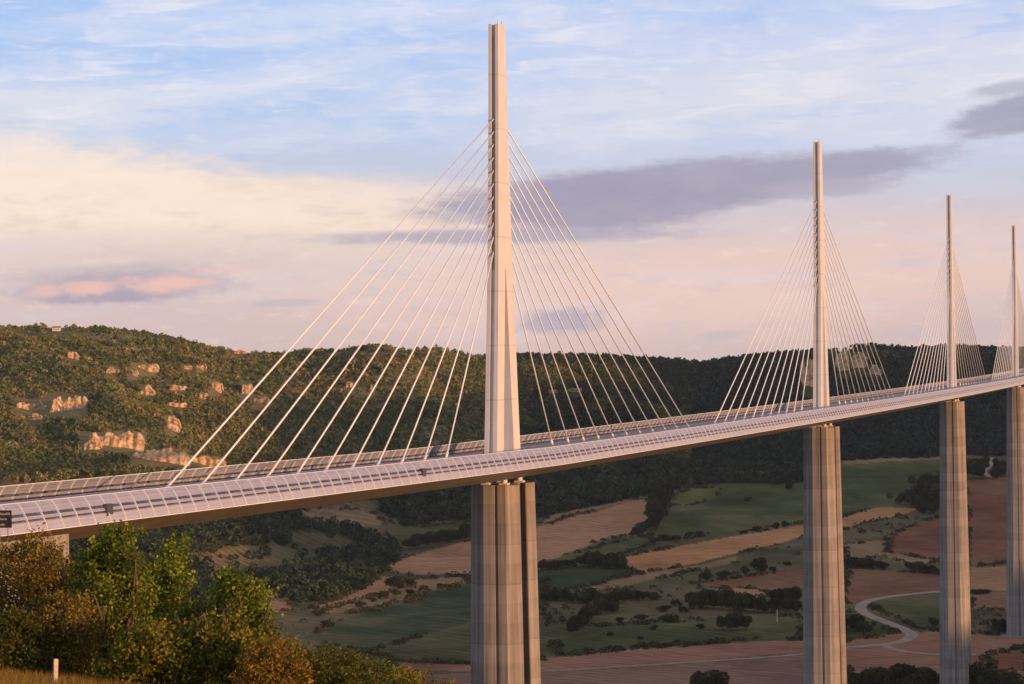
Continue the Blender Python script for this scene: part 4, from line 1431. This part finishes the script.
# ------------------------------------------------------------------ WORLD: Nishita sky seen through veils and banks of cloud
world = bpy.data.worlds.new("World"); scene.world = world; world.use_nodes = True
nt = NT(world.node_tree)
for nd in list(nt.n): nt.n.remove(nd)
out = nt.new('ShaderNodeOutputWorld')
tc = nt.new('ShaderNodeTexCoord')
D = tc.outputs['Generated']
sky = nt.new('ShaderNodeTexSky', sky_type='NISHITA', sun_disc=False)
sky.sun_elevation = SUN_EL; sky.sun_rotation = math.atan2(SUN_AZ[0], SUN_AZ[1]); sky.altitude = 600
sky.air_density = 1.0; sky.dust_density = 1.0; sky.ozone_density = 1.5
sep = nt.new('ShaderNodeSeparateXYZ'); nt.l.new(D, sep.inputs[0])
AZ = nt.math('MULTIPLY', nt.math('ARCTAN2', sep.outputs[0], sep.outputs[1]), 57.29578)    # degrees
EL = nt.math('MULTIPLY', nt.math('ARCSINE', sep.outputs[2]), 57.29578)


def ae(px, py):
    d = ray(px, py)
    return math.degrees(math.atan2(d[0], d[1])), math.degrees(math.asin(d[2]))


def over(base, col, mask, k=1.0, col2=None, n=None):
    f = nt.math('MULTIPLY', mask, k) if k != 1 else mask
    if col2: return nt.mix(f, base, nt.mix(nt.maprange(n, .35, .65, 0, 1), C4(col), C4(col2)))
    return nt.mix(f, base, C4(col))


# wispy distortion of the cloud outlines, stretched along the horizon
def stretched(sx, sy, scale, detail, off=0.0, rough=.6):
    cv = nt.new('ShaderNodeCombineXYZ')
    nt.put(cv.inputs[0], nt.math('MULTIPLY_ADD', AZ, sx, off)); nt.put(cv.inputs[1], nt.math('MULTIPLY', EL, sy))
    return nt.noise(cv.outputs[0], scale, detail, rough)


N1 = stretched(.6, 1.9, 1.0, 9, 3.1, .66)
N2 = stretched(1.0, 3.2, 1.0, 9, 11.7, .68)
N3 = stretched(.22, 1.6, 1.0, 5, 40.2)
N4 = stretched(2.2, 4.2, 1.0, 8, 71.0, .64)

E0 = nt.math('ADD', EL, nt.math('MULTIPLY_ADD', N3, .9, -.45))
grad = nt.ramp(nt.maprange(E0, -1, 9, 0, 1, False), [
    (.08, (.64, .49, .47)), (.17, (.66, .51, .50)), (.26, (.665, .53, .54)), (.36, (.65, .555, .60)), (.46, (.54, .56, .69)), (.58, (.46, .575, .80)), (.72, (.41, .555, .85)), (.85, (.35, .52, .86)), (1.0, (.30, .47, .82))])


def blob(px, py, wpx, hpx, tilt=0.0, soft=.5, wob=.5, n=None, power=2.0):
    """soft elliptical cloud mask, sizes given as degrees of arc through the photo's focal length"""
    a, e = ae(px, py)
    k = math.degrees(1 / F_PX)
    x = nt.math('SUBTRACT', AZ, a); y = nt.math('SUBTRACT', EL, e)
    c, s = math.cos(tilt), math.sin(tilt)
    xr = nt.math('ADD', nt.math('MULTIPLY', x, c), nt.math('MULTIPLY', y, s))
    yr = nt.math('SUBTRACT', nt.math('MULTIPLY', y, c), nt.math('MULTIPLY', x, s))
    xr = nt.math('DIVIDE', xr, wpx * k); yr = nt.math('DIVIDE', yr, hpx * k)
    d = nt.math('SQRT', nt.math('ADD', nt.math('MULTIPLY', xr, xr), nt.math('MULTIPLY', yr, yr)))
    nn = n if n is not None else N1
    d = nt.math('ADD', d, nt.math('MULTIPLY_ADD', nn, wob * 2, -wob))
    return nt.maprange(d, 1 + soft / 2, 1 - soft / 2 - .15, 0, 1)


# the sky darkens towards the zenith
zen = nt.maprange(EL, 9, 65, 1.0, .45)
czen = nt.new('ShaderNodeCombineColor')
for i_ in range(3): nt.l.new(zen, czen.inputs[i_])
c = nt.mix(nt.maprange(EL, 11, 40, 0, .7), grad, (.50, .50, .57, 1))
c = nt.mix(1.0, c, czen.outputs[0], 'MULTIPLY')
sunaz = math.degrees(math.atan2(SUN_AZ[0], SUN_AZ[1]))
dz = nt.math('ABSOLUTE', nt.math('SUBTRACT', nt.math('WRAP', nt.math('SUBTRACT', AZ, sunaz), 180.0, -180.0), 0.0))
glow = nt.math('MULTIPLY', nt.maprange(dz, 85, 5, 0, 1), nt.maprange(EL, 34, 2, 0, 1))
c = over(c, (1.30, .78, .45), glow, .7)
# thin high veil, brighter towards the right and in streaks at the top
veil = nt.maprange(N3, .42, .72, 0, 1)
c = over(c, (.66, .68, .82), nt.math('MULTIPLY', nt.math('MULTIPLY', veil, nt.maprange(EL, 2.5, 5, 0, 1)), nt.maprange(EL, 10, 22, 1, 0)), .65)
c = over(c, (.62, .65, .82), blob(780, 70, 330, 90, .0, 1.2, .6, N2), .65)
c = over(c, (.72, .70, .77), blob(700, 100, 190, 32, .12, 1.2, .8, N2), .6)
c = over(c, (.80, .73, .76), blob(1010, 70, 200, 60, .2, 1.2, .7, N1), .45)
c = over(c, (.72, .74, .86), blob(330, 14, 240, 14, .05, 1.4, .9, N2), .6)
c = over(c, (.74, .74, .84), blob(280, 38, 80, 8, .06, 1.4, 1.0, N2), .6)
c = over(c, (.80, .76, .78), blob(60, 105, 130, 22, .02, 1.3, .9, N2), .6)
c = over(c, (.66, .70, .83), blob(240, 90, 150, 18, .15, 1.4, .9, N2), .45)
def slanted(kx, ky, slope, off, detail, rough):
    cv = nt.new('ShaderNodeCombineXYZ')
    warp = nt.math('MULTIPLY_ADD', N3, 2.2, -1.1)
    y_ = nt.math('ADD', nt.math('MULTIPLY_ADD', AZ, slope, EL), warp)
    nt.put(cv.inputs[0], nt.math('MULTIPLY_ADD', AZ, kx, off)); nt.put(cv.inputs[1], nt.math('MULTIPLY', y_, ky))
    return nt.noise(cv.outputs[0], 1.0, detail, rough)


N5 = slanted(.30, 1.5, -.10, 23.0, 8, .58)
N6 = slanted(.75, 3.0, .12, 57.0, 8, .60)
hi = nt.maprange(EL, 3.6, 5.2, 0, 1)
c = over(c, (.86, .82, .86), nt.math('MULTIPLY', nt.maprange(N5, .47, .70, 0, 1), hi), .55)
c = over(c, (.84, .80, .85), nt.math('MULTIPLY', nt.maprange(N6, .50, .75, 0, 1), hi), .42)
c = over(c, (.30, .47, .84), nt.math('MULTIPLY', nt.maprange(N5, .46, .28, 0, 1), hi), .40)
# cream bank on the left with a firm upper edge
cream = blob(60, 222, 480, 66, -.06, .5, .40, N2)
c = over(c, (1.0, .80, .66), cream, .92, (.86, .67, .55), N1)
c = over(c, (.96, .78, .66), blob(20, 168, 250, 40, -.16, .8, .6, N2), .7)
c = over(c, (.93, .74, .62), blob(330, 200, 260, 22, -.03, .8, .45, N1), .6)
c = over(c, (.97, .79, .66), blob(165, 218, 26, 9, -.15, .7, .6, N4), .6)
c = over(c, (.64, .52, .53), blob(150, 268, 360, 34, .0, 1.1, .5, N1), .65)
# pink glow low on the right
c = over(c, (.84, .60, .53), blob(820, 275, 420, 46, .05, 1.1, .4, N1), .7)
c = over(c, (.82, .61, .56), blob(600, 300, 240, 40, .0, 1.1, .4, N1), .5)
low = nt.maprange(EL, 4.2, 2.2, 0, 1)
c = over(c, (.62, .52, .56), nt.math('MULTIPLY', nt.maprange(N1, .50, .70, 0, 1), low), .55)
c = over(c, (.90, .70, .60), nt.math('MULTIPLY', nt.maprange(N2, .52, .72, 0, 1), low), .5)
c = over(c, (.70, .63, .70), nt.math('MULTIPLY', nt.maprange(N3, .50, .72, 0, 1), low), .45)
# long slate bank
c = over(c, (.325, .30, .43), blob(665, 188, 255, 27, .075, .40, .5, N2), .92, (.37, .335, .455), N1)
c = over(c, (.325, .30, .43), blob(600, 206, 130, 26, .03, .45, .5, N2), .92, (.37, .335, .455), N1)
c = over(c, (.36, .34, .46), blob(850, 164, 105, 13, .08, .6, .6, N2), .85)
c = over(c, (.44, .40, .50), blob(830, 188, 70, 9, .03, .8, .7, N2), .75)
c = over(c, (.40, .37, .49), blob(505, 236, 190, 8, .0, .7, .6, N2), .85)
c = over(c, (.44, .40, .51), blob(480, 208, 40, 9, .3, .9, .8, N4), .6)
# top right cloud
c = over(c, (.34, .335, .46), blob(1026, 112, 78, 21, .20, .4, .6, N2), .95, (.39, .37, .49), N1)
c = over(c, (.42, .40, .52), blob(1010, 88, 44, 7, .15, .8, .7, N2), .75)
# small pink lit cloud on the left
c = over(c, (.40, .345, .45), blob(125, 287, 105, 16, .03, .6, .6, N4), .95, (.50, .41, .49), N1)
c = over(c, (.38, .34, .45), blob(95, 297, 60, 6, .02, .6, .7, N4), .7)
c = over(c, (.44, .38, .46), blob(110, 272, 110, 8, .04, .9, .8, N2), .45)
for (x_, y_, w_, h_, k_) in ((48, 291, 16, 6, .5), (78, 289, 15, 6, .6), (100, 287, 13, 7, .6), (150, 286, 16, 7, .6), (172, 283, 18, 7, .65), (198, 283, 17, 5, .5), (128, 281, 12, 4, .35), (225, 270, 30, 4, .3)):
    c = over(c, (.84, .52, .46), blob(x_, y_, w_ * 1.15, h_ * 1.15, .06, .9, 1.0, N4), min(1, k_ * 1.35))
# small grey patches low
c = over(c, (.42, .385, .50), blob(562, 321, 44, 13, .05, .7, .8, N4), .85)
c = over(c, (.50, .45, .53), blob(285, 303, 34, 4, .02, .9, .7, N2), .6)
c = over(c, (.54, .47, .53), blob(720, 335, 22, 5, .1, 1.0, .7, N2), .6)
c = over(c, (.60, .49, .53), blob(965, 330, 60, 10, .05, 1.0, .7, N2), .5)

bg_sky = nt.new('ShaderNodeBackground'); nt.l.new(sky.outputs[0], bg_sky.inputs[0]); bg_sky.inputs[1].default_value = .12
bg_cl = nt.new('ShaderNodeBackground'); nt.l.new(c, bg_cl.inputs[0]); bg_cl.inputs[1].default_value = 1.16
mx = nt.new('ShaderNodeMixShader'); mx.inputs[0].default_value = .9
nt.l.new(bg_sky.outputs[0], mx.inputs[1]); nt.l.new(bg_cl.outputs[0], mx.inputs[2])
nt.l.new(mx.outputs[0], out.inputs[0])

# ------------------------------------------------------------------ render settings
vs = scene.view_settings
vs.view_transform = 'Standard'; vs.look = 'None'; vs.exposure = 0.0; vs.gamma = 1.0; vs.use_curve_mapping = False
scene.render.engine = 'CYCLES'
scene.cycles.use_denoising = True
scene.cycles.max_bounces = 6
scene.cycles.transparent_max_bounces = 16
scene.cycles.volume_bounces = 0
scene.render.film_transparent = False
